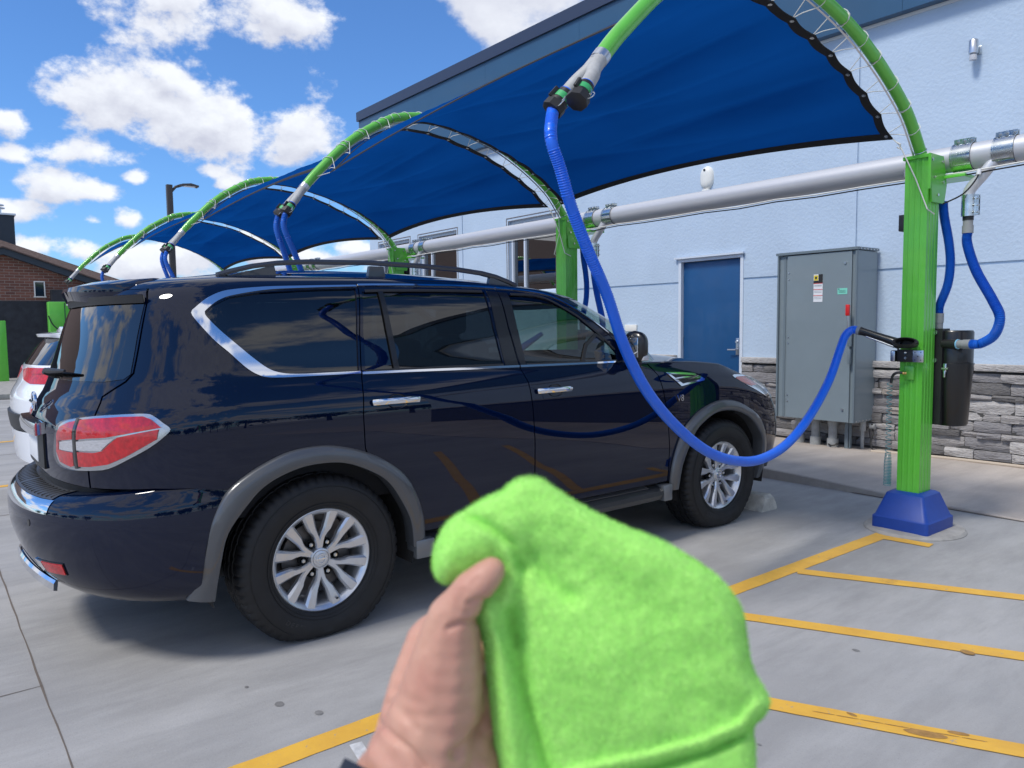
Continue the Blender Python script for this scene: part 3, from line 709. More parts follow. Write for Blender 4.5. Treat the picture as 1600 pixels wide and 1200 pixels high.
# ------------------------------------------------------------------ canopies laced between the arches
def mat_canopy():
    m = bpy.data.materials.new('blue shade cloth'); m.use_nodes = True; nt = m.node_tree; L = nt.links; N = nt.nodes; N.clear()
    o = N.new('ShaderNodeOutputMaterial'); d = N.new('ShaderNodeBsdfDiffuse'); t = N.new('ShaderNodeBsdfTranslucent'); mx = N.new('ShaderNodeMixShader'); mx.inputs[0].default_value = .42
    tc = N.new('ShaderNodeTexCoord'); mp = N.new('ShaderNodeMapping'); mp.inputs['Scale'].default_value = (.6, 2.2, 1); L.new(tc.outputs['Object'], mp.inputs[0])
    n = N.new('ShaderNodeTexNoise'); n.inputs['Scale'].default_value = 1.2; n.inputs['Detail'].default_value = 5; L.new(mp.outputs[0], n.inputs['Vector'])
    x = N.new('ShaderNodeMix'); x.data_type = 'RGBA'; L.new(n.outputs['Fac'], x.inputs['Factor']); x.inputs[6].default_value = (.002, .046, .205, 1); x.inputs[7].default_value = (.005, .092, .37, 1)
    L.new(x.outputs[2], d.inputs[0]); L.new(x.outputs[2], t.inputs[0])
    w = N.new('ShaderNodeTexNoise'); w.inputs['Scale'].default_value = 420; L.new(tc.outputs['Object'], w.inputs['Vector'])
    bp = N.new('ShaderNodeBump'); bp.inputs['Strength'].default_value = .3; bp.inputs['Distance'].default_value = .002; L.new(w.outputs['Fac'], bp.inputs['Height'])
    L.new(bp.outputs[0], d.inputs['Normal']); L.new(d.outputs[0], mx.inputs[1]); L.new(t.outputs[0], mx.inputs[2]); L.new(mx.outputs[0], o.inputs[0]); return m
M['canopy'] = mat_canopy()
inner = [Vector((0, y, z)) for y, z in [(5.235, 2.655), (5.07, 2.79), (4.87, 2.905), (4.65, 3.00), (4.42, 3.085), (4.15, 3.155), (3.92, 3.195), (3.68, 3.208), (3.45, 3.18), (3.27, 3.12), (2.99, 2.93), (2.73, 2.69)]]
inner_s = catmull(inner, 8)
def at_len(poly, u):
    Ls = [0]
    for a, b in zip(poly, poly[1:]): Ls.append(Ls[-1]+(b-a).length)
    s = u*Ls[-1]
    for i in range(len(poly)-1):
        if s <= Ls[i+1]+1e-9: return poly[i].lerp(poly[i+1], (s-Ls[i])/max(1e-9, Ls[i+1]-Ls[i]))
    return poly[-1]
NG = 13
grom = MB(); grom.lathe([(.006, -.0015), (.013, -.0015), (.013, .0015), (.006, .0015)], None, 14); grom_me = grom.mesh('grommet', M['zinc'])
can_labels = ['large blue shade canopy laced between the first and second green arches, over the car',
              'second blue shade canopy, between the second and third green arches',
              'third blue shade canopy, small above the rear of the car roof',
              'farthest blue shade canopy strip, beside the lamp post']
rope_cache = {}
for ci in range(4):
    xa, xb = ARCH_X[ci]-.135, ARCH_X[ci+1]+.07
    root = empty('shade_canopy', ((xa+xb)/2, PY, 0)); tag(root, can_labels[ci], 'canopy', 'blue canopies between the arches')
    nx, ny = 72, 72; rows = []; rnd = random.Random(ci+3); ph = [rnd.uniform(0, 6.28) for _ in range(8)]
    def surf(t, u):
        sag = 4*t*(1-t); ue = .0+.045*sag+u*(1-.045*sag-.045*sag-(.115 if ci == 0 else .05)*(1-t)**1.2)
        # scalloped side edges pulled by the lacing
        p = at_len(inner_s, ue).copy()
        p.x = xa+(xb-xa)*t; sy = ARCH_SY[ci]*(1-t)+ARCH_SY[ci+1]*t; p.y = PY+(p.y-PY)*sy
        p.z -= .055*sag*math.sin(math.pi*u)-.02*sag*u
        k = math.sin(math.pi*u)**.5
        # long tension folds running from arch to arch, fanning a little
        v = u*11+.9*(t-.5)+ph[0]
        sh = lambda q: 1-2*abs(math.sin(q))**.6
        fold = .016*math.sin(v*1.7)+.026*sh(u*11+1.6*t+ph[1])*math.exp(-((t-.25)/.35)**2)+.024*sh(u*14-1.9*t+ph[2])*math.exp(-((t-.75)/.35)**2)+.014*sh(u*21+2.5*t+ph[3])*math.exp(-((t-.45)/.3)**2)
        p.z += fold*k*min(1, 4*t*(1-t)*2.2+.25)
        return p
    def edge_x(u, s):       # the scallop between grommets
        return .018*abs(math.sin(math.pi*u*(NG-1)))
    for i in range(nx+1):
        t = i/nx; r = []
        for j in range(ny*2+1):
            u = j/(ny*2); p = surf(t, u)
            if t < .12: p.x -= edge_x(u, 0)*(1-t/.12)
            if t > .88: p.x += edge_x(u, 1)*((t-.88)/.12)
            r.append(Vector((p.x-(xa+xb)/2, p.y-PY, p.z)))
        rows.append(r)
    mb = MB(); mb.grid(rows); cl = mb.build('cloth', M['canopy'], root, sharp=180, fix=False)
    # hems: dark webbing bands 4.5 cm wide, both faces, as thin solid strips along all four edges
    def hem(edge, inn, name='hem'):
        rws = []
        for a, b in zip(edge, inn):
            d = (b-a).normalized()*.05; n = Vector((0, 0, .0035)); rws.append([a-n-d*.05, a+d-n, a+d+n, a-d*.05+n])
        m2 = MB(); m2.grid(rws, closed=True); m2.build(name, M['hem'], root, sharp=50)
    hem(rows[0], rows[2]); hem(rows[-1], rows[-3])
    hem([r[0] for r in rows], [r[4] for r in rows]); hem([r[-1] for r in rows], [r[-5] for r in rows])
    # grommets and lacing
    for side_, row, ax, inx in ((0, rows[0], ARCH_X[ci], .022), (1, rows[-1], ARCH_X[ci+1], -.022)):
        for g in range(NG):
            j = int(round(g/(NG-1)*ny*2)); j = min(max(j, 2), ny*2-2); p = row[j]; q = row[min(j+1, len(row)-1)]; pm = row[j-1]
            t_ = (q-pm).normalized(); nrm = t_.cross(Vector((1, 0, 0))).normalized(); gp = p+Vector((-inx if side_ == 0 else -inx, 0, 0))
            o = bpy.data.objects.new('grommet', grom_me); COL.objects.link(o); o.parent = root
            o.matrix_local = Matrix.Translation(gp-nrm*.0*1+Vector((0, 0, -.006))) @ nrm.to_track_quat('Z', 'Y').to_matrix().to_4x4()
            o2 = None
            # rope: grommet -> round the arch tube -> back
            sy_ = ARCH_SY[ci+side_]; c, n_ = arch_point(PY+p.y/sy_); c = Vector((ax-(xa+xb)/2, c.y*sy_, c.z)); key = (side_, g, ci == 0)
            if key not in rope_cache:
                tt = Vector((0, -n_.z, n_.y)); sh = tt*(.06 if side_ == 0 else -.06)
                pts = [gp+Vector((0, 0, -.008)), gp+Vector((0, 0, .004))]
                s = 1 if side_ == 0 else -1
                arc = []
                for k in range(9):
                    a = math.pi*k/8; arc.append(c+sh*(k/8-.3)+(-n_*math.sin(a)+Vector((-s*math.cos(a), 0, 0)))*.041)
                pts = [gp+Vector((0, 0, -.008)), gp+Vector((0, 0, .006))]+arc+[c+sh*.9+n_*.042+Vector((0, 0, 0)), gp.lerp(c+sh, .35), gp+Vector((0, 0, .007))]
                m2 = MB(); m2.tube(resample(catmull(pts, 3), .02), .0028, 6); rope_cache[key] = (m2.mesh('rope', M['rope']), )
            r_ = bpy.data.objects.new('rope', rope_cache[key][0]); COL.objects.link(r_); r_.parent = root
    # corner guy ropes tying the wall side corners to the posts
    for (cxn, ax) in ((rows[0][0], ARCH_X[ci]), (rows[-1][0], ARCH_X[ci+1])):
        m2 = MB(); lx = ax-(xa+xb)/2; s = 1 if lx > cxn.x else -1
        m2.tube([cxn, cxn+Vector((s*.045, .005, -.05)), Vector((lx+s*.0, -.100, 2.38)), Vector((lx+.080*s, -.100, 2.17)), Vector((lx+.095*s, -.03, 2.14))], .0042, 6)
        m2.tube([cxn+Vector((s*.03, 0, -.03)), cxn+Vector((s*.05, 0, -.045)), cxn+Vector((s*.045, .01, -.075)), cxn+Vector((s*.03, .0, -.06))], .006, 6)
        m2.build('rope', M['rope'], root)
    for (cxn, ax) in ((rows[0][-1], ARCH_X[ci]), (rows[-1][-1], ARCH_X[ci+1])):
        m2 = MB(); lx = ax-(xa+xb)/2; e = arch_s[-1].copy(); e.y *= ARCH_SY[ci] if cxn is rows[0][-1] else ARCH_SY[ci+1]; m2.tube([cxn, Vector((lx, e.y+.03, e.z+.06)), Vector((lx, e.y-.03, e.z-.06))], .0036, 6); m2.build('rope', M['rope'], root)
# ------------------------------------------------------------------ central vacuum pipe behind the posts
pr = empty('vacuum_manifold', (-9.0, 5.60, 0)); tag(pr, 'long horizontal silver vacuum pipe running behind the green posts', 'pipe')
PZ, PR = 2.525, .086
mb = MB(); mb.cyl((9.0+2.5, 0, PZ), (-8.8, 0, PZ), PR, 40); mb.build('main_tube', M['pipe'], pr)
for i, x in enumerate(ARCH_X):
    for dx in (.17, .42):
        lx = x+9.0+dx; w = .062
        c = MB(); c.cyl((lx-w, 0, PZ), (lx+w, 0, PZ), PR+.0065, 40)
        c.tube([(lx-w, 0, PZ), (lx-w+.01, 0, PZ)], PR+.010, 40); c.tube([(lx+w-.01, 0, PZ), (lx+w, 0, PZ)], PR+.010, 40)
        clamp = c.build('clamp', M['zinc'], pr)
        c = MB(); c.box(lx-w, lx+w, -.022, -.016, PZ+PR+.004, PZ+PR+.035); c.box(lx-w, lx+w, .008, .014, PZ+PR+.004, PZ+PR+.035)
        for k in (-1, 0, 1): c.cyl((lx+k*.042, -.040, PZ+PR+.021), (lx+k*.042, .028, PZ+PR+.021), .0085, 6); c.cyl((lx+k*.042, -.030, PZ+PR+.021), (lx+k*.042, -.022, PZ+PR+.021), .014, 8)
        c.build('clamp_bolts', M['zinc'], clamp)
    if i > 2: continue
    # saddle bracket from the post and a branch down to the separator
    c = MB(); c.bbox(x+9-.16, x+9+.22, -.12, .10, PZ-PR-.055, PZ-PR-.035, .004)
    c.box(x+9-.15, x+9-.14, -.11, .09, PZ-PR-.04, PZ-PR+.03); c.build('bracket', M['green'], pr, sharp=20)
    c = MB()
    for bx in (-.17,): c.tube([(x+9+bx, -.02, PZ-PR-.04), (x+9+bx, -.105, PZ-PR+.01), (x+9+bx, -.112, PZ-PR+.05)], .010, 8)
    c.build('strap', M['zinc'], pr)
    bx = x+9+.31
    c = MB(); c.tube(catmull([(bx+.05, -.03, PZ-.05), (bx+.00, -.05, PZ-.13), (bx-.08, -.06, PZ-.23), (bx-.085, -.06, PZ-.30)], 6), .036, 20); c.build('branch_elbow', M['pipe'], pr)
    c = MB(); c.cyl((bx-.085, -.06, PZ-.26), (bx-.085, -.06, PZ-.40), .044, 24)
    c.box(bx-.045, bx-.020, -.075, -.068, PZ-.395, PZ-.265); c.box(bx-.045, bx-.020, -.052, -.045, PZ-.395, PZ-.265); el = c.build('clamp', M['zinc'], pr)
    c = MB()
    for k in (0, 1, 2): c.cyl((bx-.030, -.092, PZ-.285-.045*k), (bx-.030, -.035, PZ-.285-.045*k), .009, 6)
    c.build('clamp_bolts', M['zinc'], el)
    c = MB(); c.cyl((bx-.085, -.06, PZ-.40), (bx-.085, -.06, PZ-.425), .033, 20); c.build('collar', M['black_plastic'], pr)
    c = MB(); c.cyl((bx-.085, -.06, PZ-.42), (bx-.085, -.06, PZ-.465), .030, 20); c.cyl((bx-.085, -.06, PZ-.46), (bx-.085, -.06, PZ-.51), .034, 20); c.build('cuff', M['grey_rubber'], pr)
# thin cables under the pipe
c = MB(); pts = []
for k in range(0, 60): 
    x = 11.4-.35*k; pts.append((x, -.10, PZ-PR-.018-.012*math.sin(k*1.3)**2))
c.tube(pts, .0055, 6); c.build('cable', M['rope'], pr)
c = MB(); c.tube([(p[0], p[1]+.012, p[2]-.016) for p in pts], .005, 6); c.build('cable', M['black_plastic'], pr)
c = MB(); x = ARCH_X[0]+9
c.tube(catmull([(x+.30, -.11, PZ-PR-.03), (x+.29, -.12, PZ-.17), (x+.22, -.14, PZ-.26), (x+.10, -.15, PZ-.31)], 6), .005, 6); c.build('cable', M['black_plastic'], pr)
c = MB(); c.cyl((x+.30, -.11, PZ-PR-.025), (x+.30, -.115, PZ-PR-.06), .014, 10); c.build('cable_end', M['white_lbl'], pr)
# ------------------------------------------------------------------ ribbed hoses
def hose(pts, r, m, pitch=.0065, name='vacuum_hose', amp=.0022, seg=16):
    path = resample(catmull(pts, 10), pitch/2.0); rr = [r+(amp if i % 2 else -amp) for i in range(len(path))]
    mb = MB(); mb.tube(path, rr, seg); return mb
def arch_end(i, k): return Vector((hose_ends[k].x+ARCH_X[i], hose_ends[k].y*ARCH_SY[i]+PY, hose_ends[k].z))
tdir = (arch_s[-1]-arch_s[-2]).normalized()
# the big loop in front of the car
h0 = arch_end(0, 0)
pts = [h0+Vector((0, .012, .012)), (-2.365, 2.075, 2.20), (-2.359, 2.122, 2.075), (-2.367, 2.189, 1.927), (-2.381, 2.301, 1.749), (-2.396, 2.424, 1.574), (-2.412, 2.55, 1.344), (-2.433, 2.726, 1.127), (-2.464, 2.974, .933), (-2.502, 3.281, .764), (-2.54, 3.589, .67), (-2.577, 3.892, .64), (-2.618, 4.225, .691), (-2.657, 4.542, .833), (-2.693, 4.834, 1.044), (-2.719, 5.02, 1.253), (-2.725, 5.10, 1.345), (-2.70, 5.14, 1.382), (-2.66, 5.145, 1.378)]
path = resample(catmull(pts, 10), .0066); n = len(path)
rr = [(.0245+.0035*min(1, i/n*1.6))+(.0019 if i % 2 else -.0019)*(1-.65*min(1, i/n*1.5)) for i in range(n)]
mb = MB(); mb.tube(path, rr, 18); o = mb.build('vacuum_hose', M['hose'], None, sharp=60)
tag(o, 'long bright blue vacuum hose looping from the nearest arch across the car front wheel', 'vacuum hose')
# nozzle tool resting in its holder
t = empty('vacuum_nozzle', (-2.52, 5.17, 1.33)); tag(t, 'black crevice nozzle on the end of the looping hose, resting at the nearest green post', 'vacuum nozzle')
def TL(p): return Vector(p)-Vector((-2.52, 5.17, 1.33))
mb = MB(); mb.tube([TL((-2.665, 5.145, 1.379)), TL((-2.64, 5.147, 1.374))], .030, 18); mb.build('cuff', M['grey_rubber'], t)
mb = MB(); mb.tube([TL((-2.645, 5.147, 1.375)), TL((-2.62, 5.15, 1.368)), TL((-2.50, 5.17, 1.325)), TL((-2.39, 5.19, 1.285))], [.031, .027, .029, .036], 18); mb.build('tube', M['black_gloss'], t)
mb = MB(); mb.tube([TL((-2.60, 5.14, 1.338)), TL((-2.42, 5.165, 1.268))], .008, 8); mb.build('clip', M['zinc'], t)
# holder: rubber cup, plates
t = empty('nozzle_holder', (-2.35, 5.255, 1.25)); tag(t, 'black rubber oval nozzle cup with plates bolted on the front of the nearest green post', 'holder')
mb = MB(); A_ = Matrix.Translation((-.005, -.075, .045)) @ Matrix.Rotation(R(20), 4, 'Z') @ Matrix.Rotation(R(78), 4, 'X')
prof = [(.066, .07), (.070, .04), (.072, -.03), (.068, -.052), (.058, -.058), (.050, -.05), (.050, .05)]
vs = []; seg = 32; rows = []
for r, z in prof: rows.append([A_ @ Vector((r*1.12*math.cos(2*math.pi*k/seg), r*.42*math.sin(2*math.pi*k/seg), -z)) for k in range(seg)])
mb.grid(rows, closed=True); mb.f.append(tuple(range(len(mb.v)-seg, len(mb.v)))); mb.m.append(0); 
mb.build('cup', M['black_plastic'], t)
mb = MB(); mb.bbox(-.085, .02, -.018, -.008, -.085, -.0, .002); mb.build('back_plate', M['black_plastic'], t)
mb = MB(); mb.bbox(.02, .088, -.020, -.010, -.085, -.005, .002); mb.build('plate', M['satin'], t)
mb = MB()
for p in ((.035, -.02), (.073, -.02), (.054, -.045), (.035, -.07), (.073, -.07)): mb.cyl((p[0], -.0205, p[1]), (p[0], -.024, p[1]), .0035, 6)
mb.build('screws', M['black_lbl'], t)
for z in (-.022, -.058):
    mb = MB(); mb.cyl((-.025, -.018, z), (-.025, -.028, z), .009, 8); mb.build('bolt', M['zinc'], t)
mb = MB(); mb.bbox(-.125, -.088, -.03, .05, -.085, -.008, .008); mb.build('side_bracket', M['black_gloss'], t)
mb = MB(); mb.bbox(-.116, -.090, -.037, -.031, -.082, -.012, .002); mb.build('side_plate', M['satin'], t)
# short air line with a coiled hose below it
t = empty('air_hose', (-2.45, 5.24, .6)); tag(t, 'coiled translucent teal air hose hanging beside the nearest green post', 'air hose')
mb = MB(); mb.tube(catmull([(.075, -.005, .49), (.03, -.02, .492), (.0, -.02, .47), (-.012, -.015, .42)], 6), .009, 8); mb.build('black_lead', M['black_plastic'], t)
mb = MB(); mb.cyl((.08, .0, .49), (.06, -.012, .49), .010, 8); mb.build('fitting', mat('brass', (.6, .42, .15), .3, 1.), t)
pts = []; turns = 38
for k in range(turns*12+1):
    u = k/(turns*12); a = 2*math.pi*turns*u; z = .43-(.58*(u**.0) if 0 else (.43*min(1, u/.42)+.20*max(0, (u-.42)/.58))*1.14); r = .017+.007*min(1, max(0, (u-.4)/.2))
    pts.append((-.022+r*math.cos(a), -.012+r*math.sin(a), z))
mb = MB(); mb.tube(pts, .0024, 5); mb.build('coil', M['coil'], t)
# separators (black canisters) with their two hoses, at the first two posts
def make_canister(x, lbl, lblh1, lblh2):
    c0 = Vector((x+.135, 5.61, 0)); t = empty('separator_canister', c0); tag(t, lbl, 'vacuum canister', 'black canisters on the posts')
    prof_l = [(.0, .72), (.092, .722), (.10, .735), (.124, 1.135), (.122, 1.14), (.0, 1.14)]
    mb = MB(); mb.lathe([(0, .72), (.092, .722), (.099, .735), (.122, 1.13), (.122, 1.138), (0, 1.138)], None, 40); mb.build('bucket', M['black_gloss'], t)
    mb = MB(); mb.lathe([(0, 1.138), (.126, 1.138), (.126, 1.15), (.120, 1.152), (.120, 1.36), (.112, 1.372), (.0, 1.374)], None, 40); mb.build('lid', M['black_gloss'], t)
    mb = MB(); mb.box(-.118, -.020, -.135, -.02, .73, 1.385); br = mb.build('mount_plate', M['black_plastic'], t, sharp=20)
    for zb in (1.36, 1.17): mb = MB(); mb.cyl((-.065, -.135, zb), (-.065, -.147, zb), .016, 12); mb.build('bolt', M['zinc'], br)
    mb = MB(); mb.bbox(-.012, .010, -.134, -.122, 1.09, 1.15, .003); mb.cyl((-.02, -.13, 1.115), (.02, -.13, 1.115), .008, 8); mb.bbox(-.008, .006, -.139, -.127, 1.055, 1.10, .003); mb.build('latch', M['zinc'], t)
    mb = MB(); mb.cyl((-.02, -.115, 1.282), (.085, -.14, 1.282), .030, 20); mb.build('inlet', M['black_plastic'], t)
    mb = MB(); mb.cyl((.078, -.139, 1.282), (.085, -.1405, 1.282), .033, 20); mb.build('clamp_ring', M['hose_lightring'], t)
    mb = MB(); mb.cyl((.085, -.14, 1.282), (.125, -.150, 1.282), .028, 20); mb.cyl((.120, -.149, 1.282), (.170, -.161, 1.283), .031, 20); mb.build('cuff', M['grey_rubber'], t)
    mb = MB(); mb.cyl((-.075, -.075, 1.385), (-.075, -.075, 1.43), .030, 20); mb.cyl((-.075, -.075, 1.425), (-.073, -.075, 1.49), .033, 20); mb.build('cuff', M['grey_rubber'], t)
    # hoses
    b = Vector((ARCH_X[0]+.225, 5.54, 2.015)) + Vector((x-ARCH_X[0], 0, 0))
    e = c0+Vector((.165, -.160, 1.283))
    mb = hose([b+Vector((0, 0, .01)), b+Vector((0, -.0, -.07)), b+Vector((.07, -.03, -.25)), b+Vector((.20, -.10, -.45)), b+Vector((.255, -.13, -.56)), b+Vector((.22, -.11, -.67)), b+Vector((.14, -.09, -.725)), e+Vector((.03, -.006, .0)), e], .029, None)
    tag(mb.build('vacuum_hose', M['hose_dark'], None, sharp=60), lblh1, 'vacuum hose')
    a = Vector((x+.07, 5.53, 2.24)); d = c0+Vector((-.073, -.075, 1.485))
    mb = hose([a, a+Vector((.01, .0, -.10)), a+Vector((.045, .0, -.28)), a+Vector((.058, -.0, -.42)), a+Vector((.045, .0, -.56)), d+Vector((.005, 0, .06)), d], .028, None)
    tag(mb.build('vacuum_hose', M['hose_dark'], None, sharp=60), lblh2, 'vacuum hose')
M['hose_lightring'] = mat('light blue clamp', (.25, .55, .75), .4)
make_canister(ARCH_X[0], 'glossy black vacuum canister bolted beside the nearest green post', 'blue hose bulging out from the pipe branch into the near black canister side', 'short blue hose dropping from the nearest green post into the top of the black canister')
make_canister(ARCH_X[1], 'black vacuum canister at the second green post, mostly hidden by the car', 'blue hose hanging from the pipe branch between the second post and the blue door', 'short dark blue hose beside the second green post, left of the big loop')
# hoses hanging from the other arches, down behind the car
hl = {1: ['left of the two blue hoses hanging from the second arch over the car roof', 'right of the two blue hoses hanging from the second arch over the car roof'],
      2: ['left of the two blue hoses hanging from the third arch before the lamp post', 'right of the two blue hoses hanging from the third arch before the lamp post'],
      3: ['single short blue hose hanging from the fourth arch above the car rear corner']}
for i, ls in hl.items():
    for k, lb in enumerate(ls):
        a = arch_end(i, k); x = ARCH_X[i]
        pts = [a+Vector((0, .012, .012)), a+Vector((0, -.01, -.10)), a+Vector((-.0, .05+.02*k, -.30)), a+Vector((-.02, .16+.04*k, -.60)), a+Vector((-.05, .35+.1*k, -1.0)), a+Vector((-.1, .8+.1*k, -1.45)), a+Vector((-.2, 1.5, -1.62)), a+Vector((-.3, 2.3, -1.3)), (x-.15, 5.15, 1.35)]
        mb = hose(pts, .023, None, pitch=.02, seg=10); tag(mb.build('vacuum_hose', M['hose_dark'], None, sharp=60), lb, 'vacuum hose')
# ------------------------------------------------------------------ electrical cabinet
CO = Vector((-4.61, 8.17, 0))
t = empty('electrical_cabinet', CO); tag(t, 'tall grey steel electrical cabinet with a red handle against the blue wall', 'electrical cabinet')
mb = MB(); mb.bbox(-.47, .47, -.20, .225, .335, 2.20, .004); mb.build('body', M['cabinet'], t, sharp=20)
mb = MB(); mb.bbox(-.345, .415, -.222, -.203, .34, 2.195, .004); dr = mb.build('door', M['cabinet'], t, sharp=20)
mb = MB(); mb.box(.455, .474, -.225, -.195, .34, 2.2); mb.box(-.474, -.455, -.225, -.195, .34, 2.2); mb.box(-.40, -.372, -.2055, -.199, .345, 2.19); mb.build('frame_lip', M['cab_edge'], t, sharp=20)
mb = MB(); mb.prism([(-.49, -.235, 2.205), (.475, -.235, 2.205), (.485, -.22, 2.205), (.485, .232, 2.205), (-.49, .232, 2.205)], (0, 0, .028)); mb.build('roof_plate', M['cab_edge'], t, sharp=20)
mb = MB()
for k in range(6): mb.cyl((.486, -.17+.07*k, 2.215), (.493, -.17+.07*k, 2.215), .008, 8)
for k in range(6): mb.cyl((.471, -.17+.075*k, .352), (.479, -.17+.075*k, .352), .008, 8)
for z in (2.00, 1.93, 1.27, 1.20, .60, .53): mb.cyl((-.325, -.222, z), (-.325, -.229, z), .0085, 8)
for z in (2.07, .48): mb.cyl((.345, -.222, z), (.345, -.234, z), .013, 10)
mb.build('screws', M['satin'], t)
mb = MB(); mb.box(-.02, .088, -.2245, -.2225, 1.66, 1.965); mb.build('warning_label', M['white_lbl'], dr, sharp=0)
mb = MB(); mb.box(-.02, .088, -.2262, -.2247, 1.868, 1.888); mb.box(.038, .088, -.2262, -.2247, 1.888, 1.965); mb.box(-.02, .036, -.2262, -.2247, 1.888, 1.895); mb.build('label_print', M['black_lbl'], dr, sharp=0)
mb = MB(); mb.box(-.016, .034, -.2264, -.2246, 1.898, 1.955); mb.build('label_square', M['yellow_lbl'], dr, sharp=0)
mb = MB(); mb.box(-.002, .02, -.2272, -.2266, 1.912, 1.940); mb.build('label_mark', M['black_lbl'], dr, sharp=0)
mb = MB()
for z in (1.862, 1.795, 1.728): mb.box(-.02, .088, -.2262, -.2247, z, z+.006)
mb.build('label_stripe', M['red'], dr, sharp=0)
mb = MB()
for z in (1.85, 1.785, 1.718, 1.70, 1.77, 1.84): mb.box(-.012, .078, -.2260, -.2248, z-.006, z-.002)
mb.build('label_text', M['stucco_grey'], dr, sharp=0)
mb = MB(); mb.box(.262, .372, -.2245, -.2225, 1.735, 1.80); mb.build('inspection_label', M['teal_lbl'], dr, sharp=0)
mb = MB()
for z in (1.752, 1.764, 1.776): mb.box(.275, .355, -.2256, -.2247, z, z+.003)
mb.box(.268, .285, -.2256, -.2247, 1.787, 1.795); mb.build('label_text', M['black_lbl'], dr, sharp=0)
mb = MB(); mb.bbox(.405, .445, -.262, -.228, 1.17, 1.37, .004); mb.bbox(.412, .438, -.268, -.228, .98, 1.14, .003); mb.build('latch', M['cab_edge'], t)
mb = MB(); mb.tube([(.425, -.262, 1.28), (.425, -.30, 1.36), (.425, -.305, 1.50)], .008, 8); hn = mb.build('lever', M['satin'], t)
mb = MB(); mb.bbox(.405, .445, -.322, -.288, 1.50, 1.62, .008); mb.build('handle', M['red'], t)
mb = MB()
for x, y, r, zt in ((-.30, .02, .058, .05), (-.09, .0, .062, .05), (.13, -.02, .062, .06)):
    mb.cyl((x, y, 0), (x, y, .335), r*.78, 20); mb.cyl((x, y, .0), (x, y, .12), r, 20); mb.cyl((x, y, .28), (x, y, .335), r*.95, 20)
mb.cyl((.41, .1, .22), (.41, .1, .335), .036, 16); mb.cyl((.41, .1, .0), (.41, .1, .22), .020, 16); mb.build('conduit', M['stucco_grey'], t)
mb = MB(); mb.box(.285, .325, -.05, -.01, 0, .335); mb.box(.335, .345, -.05, -.01, 0, .335); mb.build('strut', M['cab_edge'], t, sharp=0)
mb = MB(); mb.tube(catmull([(.49, .15, .30), (.50, .16, .20), (.53, .05, .10), (.60, -.03, .03)], 6), .009, 8); mb.build('cable', M['black_plastic'], t)
mb = MB(); mb.tube(catmull([(.10, -.06, .06), (.16, -.11, .05), (.22, -.07, .07), (.16, -.03, .06)], 6), .010, 6); mb.build('cable', M['black_plastic'], t)
mb = MB(); mb.cyl((.46, .17, .27), (.52, .17, .27), .03, 12); mb.build('conduit_end', M['stucco_grey'], t)
# pale hose lying at the foot of the wall
mb = MB(); mb.tube(catmull([(-4.02, 8.12, .03), (-3.7, 8.2, .03), (-3.3, 8.28, .028), (-2.6, 8.31, .028), (-1.8, 8.33, .028), (-.6, 8.34, .028), (1.2, 8.33, .028)], 8), .017, 10)
tag(mb.build('ground_pipe', mat('beige plastic pipe', (.50, .42, .33), .6)), 'long thin beige pipe lying along the foot of the grey stone base', 'pipe')
# wheel stop ahead of the car
ws = MB(); prof = [(-.10, 0), (-.088, .06), (-.055, .118), (.055, .118), (.088, .06), (.10, 0)]
rows = []
for x in (-5.2, -5.15, -4.6, -4.0, -3.42, -3.33, -3.30):
    k = .75 if x in (-5.2, -3.30) else 1.; rows.append([(x+random.uniform(-.006, .006), 5.10+y, z*(1 if k == 1. else .80)+random.uniform(-.003, .003)*(z > 0)) for y, z in prof])
ws.grid(rows); ws.f.append(tuple(range(6))); ws.m.append(0); ws.f.append(tuple(len(ws.v)-6+k for k in range(6))); ws.m.append(0)
tag(ws.build('wheel_stop', mat('pale chipped wheel stop concrete', (.50, .48, .43), .9, var=.3, vscale=14, bump=.7, bscale=60, bdist=.006), sharp=20), 'chipped concrete wheel stop on the slab just ahead of the navy car front tyre', 'wheel stop', 'wheel stops')
for x in (-7.75, -11.3):
    o = bpy.data.objects.new('wheel_stop', bpy.data.objects['wheel_stop'].data); COL.objects.link(o); o.location = (x+4.25, 0, 0)
    tag(o, 'concrete wheel stop in the bay beyond the navy car' if x > -8 else 'concrete wheel stop in the farthest visible bay', 'wheel stop', 'wheel stops')
# ------------------------------------------------------------------ body surface
# ---- the body surface of the big car: everything on it is laid out in (a, z) ----
CX = -4.24
def lerp_tab(tab, x):
    if x <= tab[0][0]: return tab[0][1]
    for (x0, y0), (x1, y1) in zip(tab, tab[1:]):
        if x <= x1:
            return y0 + (y1 - y0) * (x - x0) / (x1 - x0)
    return tab[-1][1]
def spline_tab(tab, n=400):
    """dense smooth (monotone cubic) version of a knot table"""
    xs = [p[0] for p in tab]; ys = [p[1] for p in tab]
    d = [(ys[i+1]-ys[i])/(xs[i+1]-xs[i]) for i in range(len(xs)-1)]
    m = [d[0]] + [0 if d[i-1]*d[i] <= 0 else 2*d[i-1]*d[i]/(d[i-1]+d[i]) for i in range(1, len(d))] + [d[-1]]
    def f(x):
        if x <= xs[0]: return ys[0]
        if x >= xs[-1]: return ys[-1]
        i = 0
        while x > xs[i+1]: i += 1
        h = xs[i+1]-xs[i]; t = (x-xs[i])/h
        return ((2*t**3-3*t*t+1)*ys[i] + (t**3-2*t*t+t)*h*m[i] + (3*t*t-2*t**3)*ys[i+1] + (t**3-t*t)*h*m[i+1])
    return f
W_z = spline_tab([(.25,.945),(.36,.965),(.5,.98),(.65,.988),(.8,.99),(.95,.988),(1.04,.984),(1.11,.973),(1.16,.955),(1.20,.936),(1.24,.922),(1.4,.888),(1.55,.848),(1.62,.82),(1.66,.79),(1.69,.75),(1.705,.70),(1.715,.64)])
